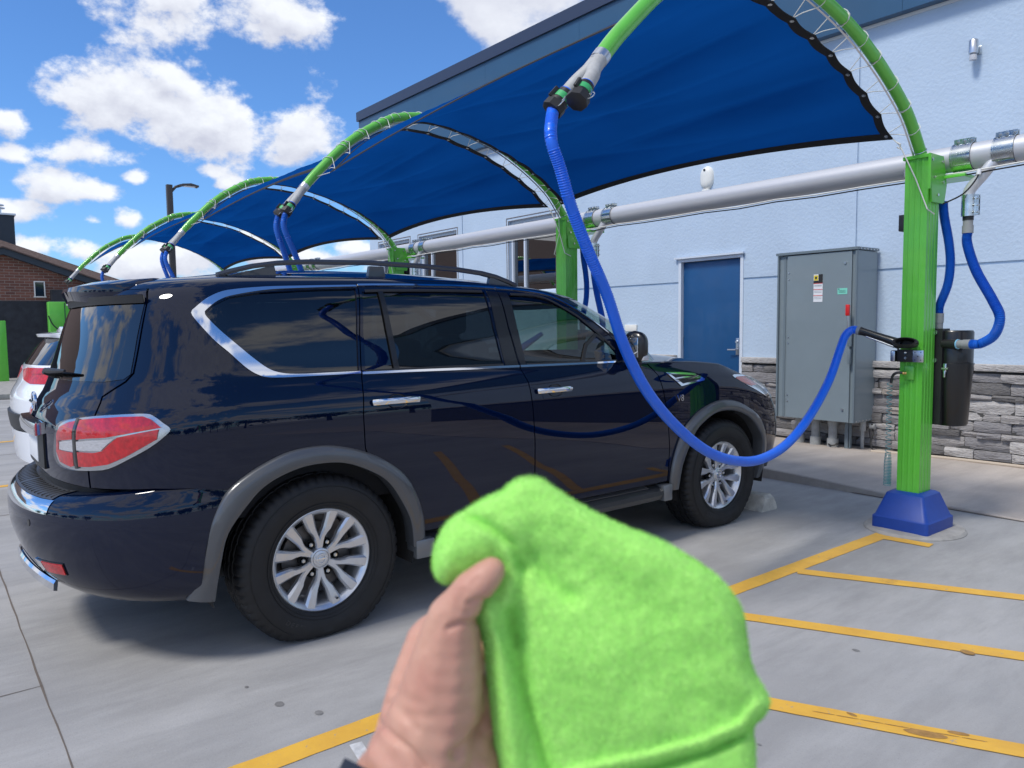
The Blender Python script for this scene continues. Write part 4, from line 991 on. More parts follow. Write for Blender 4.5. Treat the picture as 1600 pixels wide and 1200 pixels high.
REAR_z = spline_tab([(.25,.50),(.40,.46),(.70,.45),(.88,.435),(1.0,.435),(1.08,.46),(1.16,.505),(1.3,.55),(1.6,.645),(1.66,.68),(1.715,.76)])
FRONT_z = spline_tab([(.25,5.417),(.4,5.543),(.6,5.602),(.8,5.577),(.93,5.506),(1.03,5.428),(1.1,5.315),(1.16,5.161),(1.2,4.927)])
# top of the front wings and bonnet edge along the car
HOOD_a = spline_tab([(3.3,1.20),(3.7,1.195),(4.1,1.185),(4.5,1.15),(4.8,1.11),(5.1,1.07),(5.6,1.05)])
ROOF_a = spline_tab([(.2,1.665),(.75,1.67),(1.3,1.695),(1.9,1.708),(2.4,1.702),(2.9,1.675),(3.3,1.64),(4.5,1.62)])
SCR_S = spline_tab([(1.19,3.60),(1.3,3.532),(1.45,3.361),(1.6,3.11),(1.68,2.981),(1.715,2.937)])
SCR_F = spline_tab([(1.19,4.10),(1.3,4.03),(1.45,3.86),(1.6,3.61),(1.68,3.48),(1.715,3.43)])
RN = 2.45
def plan(th, W, y0, L, n):
    sn, cs = math.sin(th), max(math.cos(th), 0.0)
    r = (sn**n + cs**n) ** (-1.0/n)
    return W*r*sn, y0 + L*(1-r*cs)
def P(a, w, side=1, up=False):
    """a: along the outline from the middle of the back (0.2) past the side (y) to the middle of the front; w nominal height"""
    W = W_z(w)
    if a < 1.1:
        th = max(0.0, (a-.2)/.9) * math.pi/2; y0 = REAR_z(w)
        s, y = plan(th, W, y0, 1.1-y0, RN)
    elif up:
        ys = SCR_S(w)
        if a < ys: s, y = W, a
        else:
            th = min(1.0, max(0.0, 1-(a-ys)/.9)) * math.pi/2; yf = SCR_F(w)
            s, y = plan(th, W, 0, yf-ys, 2.6); y = yf - y
    else:
        ys = 4.45
        if a < ys: s, y = W, a
        else:
            th = min(1.0, max(0.0, 1-(a-ys)/1.75)) * math.pi/2; yf = FRONT_z(w)
            s, y = plan(th, W, 0, yf-ys, 3.3); y = yf - y
    if up:
        z = 1.19 + (w-1.19)*(ROOF_a(a)-1.19)/(1.715-1.19)
    else:
        z = w if w < .5 else .5 + (w-.5)*(HOOD_a(a)-.5)/(1.20-.5)
    return (CX + side*s, y, z)
# ------------------------------------------------------------------ the navy car
def body_xyz(a, w, side=1): return P(a, w, side, w > 1.19)
def body_n(a, w, side, fn):
    e = .0015; p = Vector(fn(a, w, side)); pa = Vector(fn(a+e, w, side))-Vector(fn(a-e, w, side)); pw = Vector(fn(a, w+e, side))-Vector(fn(a, w-e, side))
    n = pa.cross(pw)
    if n.length < 1e-12: return Vector((side, 0, 0))
    n.normalize(); o = Vector((p.x-CX, p.y-3.0, 0))
    if n.dot(Vector((p.x-CX, (p.y-3.0)*.3, .3))) < 0: n = -n
    return n
def inside(p, poly):
    c = False; n = len(poly); x, y = p
    for i in range(n):
        x1, y1 = poly[i]; x2, y2 = poly[i-1]
        if (y1 > y) != (y2 > y) and x < (x2-x1)*(y-y1)/(y2-y1)+x1: c = not c
    return c
def dseg(p, a, b):
    ax, ay = a; bx, by = b; dx, dy = bx-ax, by-ay; L2 = dx*dx+dy*dy; t = 0 if L2 == 0 else max(0, min(1, ((p[0]-ax)*dx+(p[1]-ay)*dy)/L2)); return math.hypot(p[0]-ax-t*dx, p[1]-ay-t*dy)
def res2(poly, step):
    out = []
    n = len(poly)
    for i in range(n):
        a, b = poly[i], poly[(i+1) % n]; d = math.dist(a, b); k = max(1, int(math.ceil(d/step)))
        for j in range(k): out.append((a[0]+(b[0]-a[0])*j/k, a[1]+(b[1]-a[1])*j/k))
    return out
def smooth2(poly, n=4, closed=True):
    return [(v.x, v.y) for v in catmull([(x, y, 0) for x, y in poly], n, closed)]
def panel(name, poly, holes=(), side=1, off=0., thick=.010, m=None, parent=None, fn=None, step=.03, origin=None, inward=True, rimmat=None):
    fn = fn or body_xyz; poly = res2(poly, step); hs = [res2(h, step) for h in holes]
    loops = [poly]+hs; vs = []; es = []
    for lp in loops:
        b = len(vs); vs += lp; es += [(b+i, b+(i+1) % len(lp)) for i in range(len(lp))]
    segs = [(lp[i-1], lp[i]) for lp in loops for i in range(len(lp))]
    x0 = min(p[0] for p in poly); x1 = max(p[0] for p in poly); y0 = min(p[1] for p in poly); y1 = max(p[1] for p in poly)
    ny = int((y1-y0)/step)+1; nx = int((x1-x0)/step)+1
    for i in range(1, nx):
        for j in range(1, ny):
            q = (x0+i*step+(step/2 if j % 2 else 0), y0+j*step)
            if inside(q, poly) and not any(inside(q, h) for h in hs):
                if min(dseg(q, s[0], s[1]) for s in segs if abs(s[0][0]-q[0]) < .12 and abs(s[0][1]-q[1]) < .12 or abs(s[1][0]-q[0]) < .12 and abs(s[1][1]-q[1]) < .12) > step*.45 if any(abs(s[0][0]-q[0]) < .12 and abs(s[0][1]-q[1]) < .12 for s in segs) else True: vs.append(q)
    r = delaunay_2d_cdt([Vector(v) for v in vs], es, [], 2, 1e-6)
    V2, F2 = r[0], r[2]
    F2 = [f for f in F2 if (lambda c: inside(c, poly) and not any(inside(c, h) for h in hs))((sum(V2[i].x for i in f)/len(f), sum(V2[i].y for i in f)/len(f)))]
    pos = []; nor = []
    for v in V2:
        p = Vector(fn(v.x, v.y, side)); n = body_n(v.x, v.y, side, fn); pos.append(p+n*off); nor.append(n)
    # orient faces
    fs = []
    for f in F2:
        a, b, c = (pos[f[0]], pos[f[1]], pos[f[2]]); nn = (b-a).cross(c-a)
        fs.append(tuple(f) if nn.dot(nor[f[0]]) > 0 else tuple(reversed(f)))
    ec = {}
    for f in fs:
        for i in range(len(f)):
            e = (f[i], f[(i+1) % len(f)]); ec[e] = 1
    bd = [e for e in ec if (e[1], e[0]) not in ec]
    nb = len(pos); idx = {}; P3 = list(pos); N3 = list(nor); allf = list(fs); nmain = len(fs)
    for e in bd:
        q = []
        for k in e:
            if k not in idx: idx[k] = len(P3); P3.append(pos[k]-nor[k]*thick)
            q.append(idx[k])
        allf.append((e[1], e[0], q[0], q[1]))
    me = bpy.data.meshes.new(name); org = Vector(origin) if origin else Vector((0, 0, 0))
    me.from_pydata([p-org for p in P3], [], allf); me.materials.append(m)
    if rimmat: me.materials.append(rimmat); me.polygons.foreach_set('material_index', [0]*nmain+[1]*(len(allf)-nmain))
    me.polygons.foreach_set('use_smooth', [True]*len(allf)); me.update()
    ln = []
    for pl in me.polygons:
        fnm = pl.normal.copy()
        for vi in pl.vertices: ln.append(nor[vi] if pl.index < nmain else fnm)
    me.normals_split_custom_set(ln)
    o = bpy.data.objects.new(name, me); COL.objects.link(o)
    if parent: o.parent = parent
    return o
def band(line, w, off_d=0.0):
    """closed outline of a strip of width w round an open polyline in (a, z)"""
    L_, R_ = [], []; n = len(line)
    for i, p in enumerate(line):
        a = line[max(0, i-1)]; b = line[min(n-1, i+1)]; dx, dy = b[0]-a[0], b[1]-a[1]; d = math.hypot(dx, dy) or 1; nx, ny = -dy/d, dx/d
        ww = w[i] if hasattr(w, '__len__') else w
        L_.append((p[0]+nx*ww/2, p[1]+ny*ww/2)); R_.append((p[0]-nx*ww/2, p[1]-ny*ww/2))
    return L_+R_[::-1]
car = empty('navy_suv', (CX, 3.0, 0)); tag(car, 'large dark navy four-wheel-drive car with chrome window trim, parked nose towards the wash building', 'car')
CO_ = (CX, 3.0, 0)
# ---- outlines in (a, z)
g_b = [(1.677, .831), (1.665, .869), (1.662, 1.028), (1.675, 1.15), (1.687, 1.221), (1.705, 1.42), (1.746, 1.655)]
flare_o = [(.868, .31), (.910, .392), (.929, .472), (.960, .618), (1.001, .719), (1.049, .781), (1.139, .84), (1.285, .894), (1.437, .905), (1.563, .885), (1.695, .838), (1.797, .779), (1.885, .701), (1.947, .588), (1.982, .473), (1.996, .345)]
flare_i = [(.969, .29), (.992, .446), (1.016, .569), (1.069, .658), (1.138, .737), (1.225, .787), (1.356, .822), (1.512, .820), (1.632, .781), (1.76, .702), (1.848, .577), (1.897, .471), (1.916, .345)]
def lerp2(p, q, t): return (p[0]+(q[0]-p[0])*t, p[1]+(q[1]-p[1])*t)
def rs_n(line, n):
    v = resample([Vector((x, y, 0)) for x, y in line], .005); return [(v[int(round(i*(len(v)-1)/(n-1)))].x, v[int(round(i*(len(v)-1)/(n-1)))].y) for i in range(n)]
fo = rs_n(smooth2(flare_o, 5, False), 60); fi = rs_n(smooth2(flare_i, 5, False), 60)
fmid = [lerp2(a, b, .5) for a, b in zip(fo, fi)]
def mirror_front(line): return [(1.43-(x-1.43)+3.02, y+.028 if y > .4 else y) for x, y in line][::-1]
ffo, ffi, ffmid = mirror_front(fo), mirror_front(fi), mirror_front(fmid)
def cut_arch(line, a0, a1): return [p for p in line if a0 < p[0] < a1]
door_r_hole = [(1.712, 1.232), (1.726, 1.43), (1.757, 1.624), (2.2, 1.636), (2.512, 1.643), (2.522, 1.435), (2.552, 1.229)]
glass_q = [(1.727, 1.640), (1.475, 1.634), (1.247, 1.622), (1.11, 1.603), (1.018, 1.569), (.975, 1.533), (1.0, 1.484), (1.095, 1.397), (1.167, 1.325), (1.25, 1.262), (1.327, 1.238), (1.509, 1.236), (1.676, 1.236), (1.693, 1.42)]
glass_f = [(2.679, 1.638), (2.831, 1.645), (2.93, 1.638), (2.99, 1.62), (3.08, 1.58), (3.178, 1.529), (3.262, 1.462), (3.348, 1.387), (3.41, 1.325), (3.447, 1.28), (3.447, 1.225), (3.154, 1.222), (2.711, 1.225), (2.687, 1.437)]
TOPW = 1.662
both = (1, -1)
for sd in both:
    # rear quarter with its wheel arch
    arch = cut_arch(fmid, .99, 1.673)
    q = [(.590, .783), (.80, .790), (.909, .783)]+[(.985, .766)]+[p for p in arch if p[1] > .765]+[(1.672, .835)]+[(x-.003, y) for x, y in g_b[1:]]
    q += [(1.743, TOPW), (.712, TOPW), (.724, 1.60), (.710, 1.265), (.684, 1.225), (.606, 1.16), (.607, 1.093), (.595, .95)]
    panel('quarter_panel', q, [glass_q], sd, 0, .014, M['paint_navy'], car, origin=CO_)
    # rear door
    arch2 = [p for p in fmid if p[0] > 1.70 and p[1] > .41]
    q = [(1.682, .831)]+arch2+[(1.985, .405), (2.711, .405), (2.713, .79), (2.704, .971), (2.686, 1.123), (2.656, 1.205), (2.656, 1.223), (2.619, 1.44), (2.604, TOPW), (1.749, TOPW)]+[(x+.003, y) for x, y in g_b[1:-1]][::-1]
    dr = panel('rear_door', q, [door_r_hole], sd, 0, .014, M['paint_navy'], car, origin=CO_)
    # front door
    q = [(2.719, .405), (3.865, .405), (3.866, .628), (3.846, .831), (3.808, 1.004), (3.771, 1.112), (3.697, 1.186), (3.60, 1.189), (3.55, 1.24), (3.50, 1.31), (3.40, 1.415), (3.30, 1.495), (3.20, 1.562), (3.10, 1.612), (3.0, 1.647), (2.92, TOPW), (2.610, TOPW), (2.625, 1.44), (2.662, 1.223), (2.663, 1.205), (2.694, 1.123), (2.711, .971), (2.720, .79)]
    df = panel('front_door', q, [glass_f], sd, 0, .014, M['paint_navy'], car, origin=CO_)
    # windscreen post and front of the roof side
    q = [(3.60, 1.192), (3.555, 1.24), (3.505, 1.312), (3.404, 1.418), (3.303, 1.499), (3.203, 1.566), (3.103, 1.616), (3.003, 1.651), (2.93, TOPW)]
    scr = [(SCR_S(w)+.05, w) for w in [1.192+.047*i for i in range(11)]]
    panel('windscreen_post', q[::-1]+[(a, w) for a, w in scr], [], sd, 0, .02, M['paint_navy'], car, fn=lambda a, w, s: P(a, w, s, True), origin=CO_)
    # glass
    GO = -.008
    panel('rear_quarter_window', glass_q, [], sd, GO, .002, M['glass_dark'], car, origin=CO_)
    panel('rear_door_window', [(1.880, 1.231), (1.862, 1.43), (1.853, 1.62), (2.2, 1.634), (2.515, 1.641), (2.525, 1.435), (2.555, 1.228)], [], sd, GO, .002, M['glass_dark'], dr, origin=CO_)
    panel('rear_door_pane', [(1.712, 1.231), (1.726, 1.43), (1.755, 1.624), (1.853, 1.62), (1.862, 1.43), (1.880, 1.231)], [], sd, GO-.001, .002, M['glass_dark'], dr, origin=CO_)
    panel('window_bar', [(1.868, 1.231), (1.852, 1.43), (1.845, 1.625), (1.872, 1.626), (1.882, 1.43), (1.898, 1.231)], [], sd, .002, .008, M['black_gloss'], dr, origin=CO_)
    panel('front_door_window', glass_f, [], sd, GO, .002, M['glass_front'], df, origin=CO_)
    panel('window_bar', band([(3.15, 1.223), (3.175, 1.28), (3.205, 1.34), (3.30, 1.41), (3.36, 1.372)], .022), [], sd, .001, .008, M['black_plastic'], df, origin=CO_)
    panel('door_pillar', [(2.530, 1.649), (2.603, 1.649), (2.617, 1.44), (2.653, 1.222), (2.562, 1.223), (2.536, 1.435)], [], sd, .0025, .004, M['black_gloss'], dr, origin=CO_)
    panel('door_pillar', [(2.612, 1.649), (2.676, 1.649), (2.682, 1.437), (2.708, 1.223), (2.668, 1.222), (2.628, 1.44)], [], sd, .0025, .004, M['black_gloss'], df, origin=CO_)
    for ln, pr_ in (([(1.775, 1.628), (2.2, 1.640), (2.50, 1.646)], dr), ([(2.70, 1.643), (2.83, 1.650), (2.93, 1.643), (2.995, 1.625), (3.085, 1.585), (3.183, 1.534), (3.267, 1.467), (3.352, 1.392), (3.44, 1.30)], df), ([(1.70, 1.231), (2.2, 1.2305), (2.55, 1.2275)], dr), ([(2.715, 1.2245), (3.10, 1.2215), (3.44, 1.2215)], df)):
        panel('window_seal', band(smooth2(ln, 4, False), .013), [], sd, .0015, .006, M['black_plastic'], pr_, origin=CO_)
    # chrome surround
    to = [(1.682, 1.221), (1.538, 1.221), (1.382, 1.221), (1.251, 1.224), (1.195, 1.237), (1.143, 1.272), (1.077, 1.343), (1.014, 1.404), (.950, 1.483), (.915, 1.535), (.933, 1.561), (.997, 1.605), (1.095, 1.633), (1.281, 1.647), (1.482, 1.651), (1.735, 1.655)]
    ti = [(1.682, 1.232), (1.538, 1.233), (1.382, 1.234), (1.300, 1.242), (1.24, 1.264), (1.175, 1.318), (1.10, 1.393), (1.045, 1.446), (1.0, 1.495), (.974, 1.533), (.992, 1.556), (1.045, 1.589), (1.13, 1.612), (1.29, 1.633), (1.482, 1.641), (1.735, 1.647)]
    so, si = rs_n(smooth2(to, 6, False), 90), rs_n(smooth2(ti, 6, False), 90)
    panel('chrome_surround', so+si[::-1], [], sd, .006, .008, M['chrome'], car, origin=CO_, step=.02)
    panel('chrome_strip', band([(1.690, 1.222), (2.0, 1.2195), (2.3, 1.216), (2.655, 1.2145)], .012), [], sd, .006, .008, M['chrome'], dr, origin=CO_)
    panel('chrome_strip', band([(2.663, 1.2145), (3.0, 1.212), (3.3, 1.211), (3.56, 1.211)], .012), [], sd, .006, .008, M['chrome'], df, origin=CO_)
    panel('chrome_strip', band([(1.745, 1.656), (1.97, 1.661), (2.29, 1.668), (2.602, 1.671)], .009), [], sd, .006, .008, M['chrome'], car, origin=CO_, step=.015)
    panel('chrome_strip', band(smooth2([(2.610, 1.671), (2.78, 1.674), (2.93, 1.668), (3.01, 1.655), (3.11, 1.620), (3.21, 1.571), (3.31, 1.503), (3.41, 1.423)], 4, False), .009), [], sd, .006, .008, M['chrome'], car, fn=lambda a, w, s: P(a, w, s, True), origin=CO_, step=.015)
    # door handles
    for hx, hz, par in ((1.84, 1.082, dr), (2.868, 1.072, df)):
        c = Vector(body_xyz(hx, hz, sd)); n = body_n(hx, hz, sd, body_xyz)
        mb = MB(); pts = [(-.125, .012), (-.115, .026), (-.06, .032), (.02, .032), (.085, .027), (.128, .010)]
        mb.sweep([c+Vector((0, u, 0))+n*h-Vector(CO_) for u, h in pts], [(-.004, -.016), (.004, -.016), (.009, -.004), (.009, .004), (.004, .012), (-.004, .012), (-.006, 0)], (0, 0, 1)); hd = mb.build('handle', M['chrome'], par, sharp=50)
        mb = MB(); rows = []
        for j in range(9):
            rr_ = [1.0, .93, .84, .72, .58, .43, .28, .14, .0][j]; dep = [-.0035, -.0015, .003, .008, .013, .017, .0195, .021, .0215][j]
            rows.append([Vector(body_xyz(hx+.01+.055*rr_*math.cos(2*math.pi*k/24), hz-.004+.036*rr_*math.sin(2*math.pi*k/24), sd))-n*dep-Vector(CO_)+n*.0+n*.001 for k in range(24)])
        rows[0] = [p for p in rows[0]]
        mb.grid(rows, closed=True); mb.build('handle_recess', M['black_gloss'], par)
    # flares, with a rolled lip into the arch
    for o_, i_, nm in ((fo, fi, 'rear_flare'), (ffo, ffi, 'front_flare')):
        mb = MB(); rows = []
        prof = [(0, .001), (.03, .016), (.12, .026), (.5, .034), (.85, .034), (.97, .028), (1.0, .016), (1.0, -.05)]
        for p0, p1 in zip(o_, i_):
            r = []
            for t_, h in prof:
                a, w = lerp2(p0, p1, t_); w2 = max(w, .262); q_ = Vector(body_xyz(a, w2, sd))+body_n(a, w2, sd, body_xyz)*h; q_.z += w-w2; r.append(q_-Vector(CO_))
            rows.append(r)
        mb.grid(rows); mb.build(nm, M['grey_plastic'], car, sharp=40)
    # front wing, bumper and nose
    arch3 = [p for p in ffmid if p[1] > .40]
    q = [(3.873, .405)]+[(p[0], p[1]) for p in arch3 if p[0] > 3.90]+[(4.93, .36), (5.4, .30), (6.2, .30), (6.2, 1.195), (5.2, 1.195), (3.705, 1.195), (3.779, 1.112), (3.816, 1.004), (3.854, .831), (3.874, .628)]
    lamp_f = [(4.62, 1.125), (4.80, 1.150), (5.05, 1.165), (5.35, 1.150), (5.42, 1.05), (5.30, .96), (5.10, .955), (4.92, 1.02), (4.72, 1.085)]
    panel('front_wing', q, [smooth2(lamp_f, 3)], sd, 0, .014, M['paint_navy'], car, fn=lambda a, w, s: P(a, w, s, False), origin=CO_, step=.035)
    lf = lambda a, w, s: P(a, w, s, False)
    hl = panel('headlight', smooth2(lamp_f, 3), [], sd, .002, .01, M['glass_clear'], car, fn=lf, origin=CO_)
    panel('reflector', smooth2(lamp_f, 3), [], sd, -.03, .01, M['chrome'], hl, fn=lf, origin=CO_)
    panel('marker_lens', [(4.66, 1.122), (4.80, 1.143), (5.00, 1.155), (5.02, 1.09), (4.86, 1.065), (4.74, 1.09)], [], sd, -.008, .01, M['orange_lens'], hl, fn=lf, origin=CO_)
    panel('headlight_rim', smooth2([(a-.01 if a < 5 else a+.01, w) for a, w in lamp_f], 3), [smooth2([(a+.02 if a < 5 else a-.02, w+(.013 if w < 1.07 else -.013)) for a, w in lamp_f], 3)], sd, .004, .012, M['chrome'], hl, fn=lf, origin=CO_)
    # wing vent
    ve = [(3.845, 1.130), (3.97, 1.128), (4.13, 1.120), (4.235, 1.082), (4.225, 1.070), (4.10, 1.052), (3.985, 1.036)]
    vi = [(3.885, 1.118), (3.97, 1.115), (4.11, 1.108), (4.19, 1.080), (4.09, 1.063), (4.0, 1.052)]
    vt = panel('wing_vent', ve, [vi], sd, .008, .01, M['chrome'], car, fn=lf, origin=CO_)
    panel('vent_well', vi, [], sd, .0015, .003, M['black_plastic'], vt, fn=lf, origin=CO_)
    panel('vent_bar', band([(3.94, 1.087), (4.05, 1.090), (4.17, 1.090)], [.012, .022, .012]), [], sd, .007, .006, M['chrome'], vt, fn=lf, origin=CO_)
    # tailgate half
    rg = [(.20, 1.26), (.45, 1.263), (.60, 1.266), (.728, 1.272), (.748, 1.429), (.764, 1.585), (.6, 1.597), (.4, 1.598), (.2, 1.598)]
    q = [(.2, .80), (.40, .79), (.583, .782), (.588, .95), (.600, 1.093), (.599, 1.164), (.678, 1.231), (.703, 1.270), (.717, 1.60), (.705, 1.64), (.69, 1.71), (.2, 1.71)]
    rg2 = [(.205, 1.27), (.45, 1.272), (.60, 1.274), (.690, 1.282), (.695, 1.43), (.704, 1.588), (.6, 1.597), (.4, 1.598), (.205, 1.598)]
    gate = panel('tailgate', q, [rg2], sd, 0, .014, M['paint_navy'], car, origin=CO_)
    panel('rear_window', [(.2, 1.222), (.44, 1.224), (.60, 1.226), (.675, 1.240), (.697, 1.262), (.701, 1.43), (.711, 1.59), (.6, 1.602), (.4, 1.603), (.2, 1.603)], [], sd, .003, .004, M['rear_glass'], gate, origin=CO_)
    # tail lamp: red lens on body in two pieces, reversing light, chrome edge
    tail = [(.461, 1.005), (.467, 1.039), (.511, 1.062), (.606, 1.083), (.695, 1.093), (.773, 1.097), (.800, 1.086), (.829, 1.06), (.854, 1.033), (.834, 1.002), (.793, .962), (.73, .915), (.664, .872), (.603, .859), (.526, .854), (.464, .869), (.445, .921)]
    tl = panel('tail_lamp', smooth2(tail, 3), [], sd, .006, .012, M['chrome_edge'], car, origin=CO_, step=.02)
    def shr(poly, k, cx=.64, cy=.975): return [(cx+(a-cx)*k, cy+(w-cy)*k) for a, w in poly]
    panel('lens_upper', [(.560, 1.064), (.61, 1.073), (.695, 1.083), (.768, 1.086), (.792, 1.075), (.826, 1.041), (.760, 1.026), (.66, 1.001), (.600, .994), (.558, .985)], [], sd, .013, .006, M['red_lens'], tl, origin=CO_, step=.015)
    panel('lens_lower', [(.558, .933), (.62, .935), (.650, .945), (.674, .975), (.700, 1.003), (.76, 1.020), (.820, 1.034), (.815, .995), (.72, .923), (.665, .890), (.604, .875), (.562, .872)], [], sd, .013, .006, M['red_lens'], tl, origin=CO_, step=.015)
    panel('reversing_lens', [(.556, .940), (.645, .946), (.668, .975), (.690, .997), (.66, .993), (.600, .985), (.556, .977)], [], sd, .012, .006, M['white_lens'], tl, origin=CO_, step=.015)
    panel('lens_inner', [(.478, 1.028), (.515, 1.050), (.543, 1.058), (.539, .985), (.472, .971), (.470, .930), (.539, .928), (.541, .872), (.528, .866), (.476, .880), (.457, .922), (.464, 1.0)], [], sd, .013, .006, M['red_lens'], tl, origin=CO_, step=.015)
    panel('reversing_lens', [(.478, .967), (.540, .981), (.540, .932), (.474, .933)], [], sd, .012, .006, M['white_lens'], tl, origin=CO_, step=.015)
    panel('lens_seam', band([(.549, 1.070), (.548, .968), (.549, .900), (.553, .862)], .009), [], sd, .0145, .006, M['black_gloss'], tl, origin=CO_, step=.015)
    panel('lens_cover', smooth2(shr(tail, .985), 3), [], sd, .018, .004, M['lens_cover'], tl, origin=CO_, step=.02)
# roof skin and gutter side
def cap_surface(a_list, fn_edge, ctr, crown, ks):
    rows = []
    for k in ks:
        r = []
        for a in a_list:
            e = Vector(fn_edge(a)); c = ctr(a); c = Vector((CX, c, e.z)); p = c+(e-c)*k; p.z = e.z+crown(a)*(1-k**2.2); r.append(p)
        rows.append(r)
    return rows
al = [.2+.0225*i for i in range(164)]; al = [a for a in al]
aend = lambda w: SCR_S(w)+.9
def roof_row(w, side, n=150):
    e = aend(w); return [P(.2+(e-.2)*i/n, w, side, True) for i in range(n+1)]
for sd in both:
    rows = [roof_row(w, sd) for w in (1.662, 1.675, 1.688, 1.697, 1.705, 1.711, 1.715)]
    # side gutter only up to the screen post line; the cap closes over
    e = rows[-1]; n = len(e)
    for k in (.96, .9, .8, .65, .45, .22, 0):
        r = []
        yr, yf = e[0][1], e[-1][1]
        for i, p in enumerate(e):
            yc = yr+(yf-yr)*i/(n-1); c = Vector((CX, yc, p[2])); q_ = c+(Vector(p)-c)*k; q_.z = p[2]+.060*(1-k**2.0)*(.35+.65*min(1, max(0, (p[1]-.7)/.6)))*(.5+.5*min(1, max(0, (yf+.3-yc)/.9))); r.append(q_)
        rows.append(r)
    rows = [[Vector(p)-Vector(CO_) for p in r] for r in rows]
    mb = MB(); mb.grid(rows); mb.build('roof', M['paint_navy'], car, sharp=180)
# bonnet
for sd in both:
    rows = []; N_ = 90
    e = [P(3.62+(6.2-3.62)*i/N_, 1.2, sd, False) for i in range(N_+1)]; yr, yf = 4.02, e[-1][1]
    for k in (1, .985, .96, .9, .8, .65, .5, .35, .18, 0):
        r = []
        for i, p in enumerate(e):
            yc = yr+(yf-yr)*i/N_; c = Vector((CX, yc, p[2])); q_ = c+(Vector(p)-c)*k; q_.z = p[2]+.055*(1-k**2.4)-(.0 if k > .99 else 0); r.append(q_-Vector(CO_))
        rows.append(r)
    low = [P(3.62+(6.2-3.62)*i/N_, 1.19, sd, False) for i in range(N_+1)]; rows = [[Vector(p)-Vector(CO_) for p in low]]+rows
    mb = MB(); mb.grid(rows); mb.build('bonnet', M['paint_navy'], car, sharp=180)
# windscreen
rows = []
for w in [1.195+.047*i for i in range(11)]:
    r = []
    for sd in (1, -1):
        seq = [P(SCR_S(w)+.05+.85*i/16, w, sd, True) for i in range(17)]
        r += seq if sd == 1 else seq[::-1][1:]
    rows.append([Vector(p)-Vector(CO_) for p in r])
mb = MB(); mb.grid(rows); mb.build('windscreen', M['glass_shield'], car, sharp=180)
mb = MB(); mb.grid([[p+Vector((0, .004, .002)) for p in rows[-1]], [p*1.0+Vector((0, .02, -.035)) for p in rows[-1]]]); mb.build('sun_band', M['black_plastic'], car)
# spoiler
rows = []; NS = 44
for i in range(-NS, NS+1):
    sd = 1 if i >= 0 else -1; u = abs(i)/NS; a = .2+(.715-.2)*u
    e1 = Vector(P(a, 1.713, sd, True)); e2 = Vector(P(a, 1.60, sd, True)); n = body_n(a, 1.62, sd, body_xyz); n.z = 0; n.normalize()
    ext = .155-.13*u**3; top0 = e1+Vector((0, .03*(1-u), .006))-n*.03
    tip_u = e1+n*ext+Vector((0, 0, -.018)); tip_l = e1+n*(ext-.010)+Vector((0, 0, -.078-.052*u**1.4)); und = e2+n*.02+Vector((0, 0, .03)); und2 = e2+n*.012+Vector((0, 0, -.005))
    mid = e1+n*(ext*.55)+Vector((0, 0, .002))
    tipm = e1+n*(ext+.008)+Vector((0, 0, -.034-.025*u))
    rows.append([p-Vector(CO_) for p in (top0, e1+n*.01+Vector((0, 0, .006)), mid, tip_u, tipm, tip_l, e1+n*(ext*.62)+Vector((0, 0, -.080-.048*u**1.4)), und, und2)])
mb = MB(); mb.grid(rows)
for r0 in (0, len(rows)-1): mb.f.append(tuple(r0*9+k for k in range(9))); mb.m.append(0)
mb.build('spoiler', M['paint_navy'], car, sharp=38)
mb = MB(); rr_ = [r[6:] for r in rows]; mb.grid([[p+Vector((0, 0, -.002))+Vector((0, -.0015, 0)) for p in r] for r in rr_]); mb.build('spoiler_underside', M['black_plastic'], car)
# rear bumper: side skin and stepped top
BW = [(.30, .960, .455), (.33, .985, .415), (.38, 1.000, .375), (.45, 1.006, .345), (.55, 1.006, .320), (.62, 1.004, .316), (.67, 1.000, .322), (.70, .996, .336), (.718, .992, .356), (.728, .990, .380), (.733, .989, .40), (.740, .988, .47)]
bz = spline_tab([(i, r[0]) for i, r in enumerate(BW)]); bw = spline_tab([(i, r[1]) for i, r in enumerate(BW)]); by = spline_tab([(i, r[2]) for i, r in enumerate(BW)])
def bump_xyz(a, w, s):
    th = max(0., min(1., (a-.2)/.9))*math.pi/2; y0 = by(w); x_, y_ = plan(th, bw(w), y0, 1.12-y0, 2.35)
    corner = min(1, max(0, (a-.45)/.35)); zz = bz(w)+(.055*corner*(max(0, w-5)/6)**1.2 if w > 5 else 0)
    return (CX+s*x_, y_, zz)
bend = spline_tab([(0, .91), (2, .93), (4, .96), (6, 1.02), (8, 1.052), (11, 1.06)])
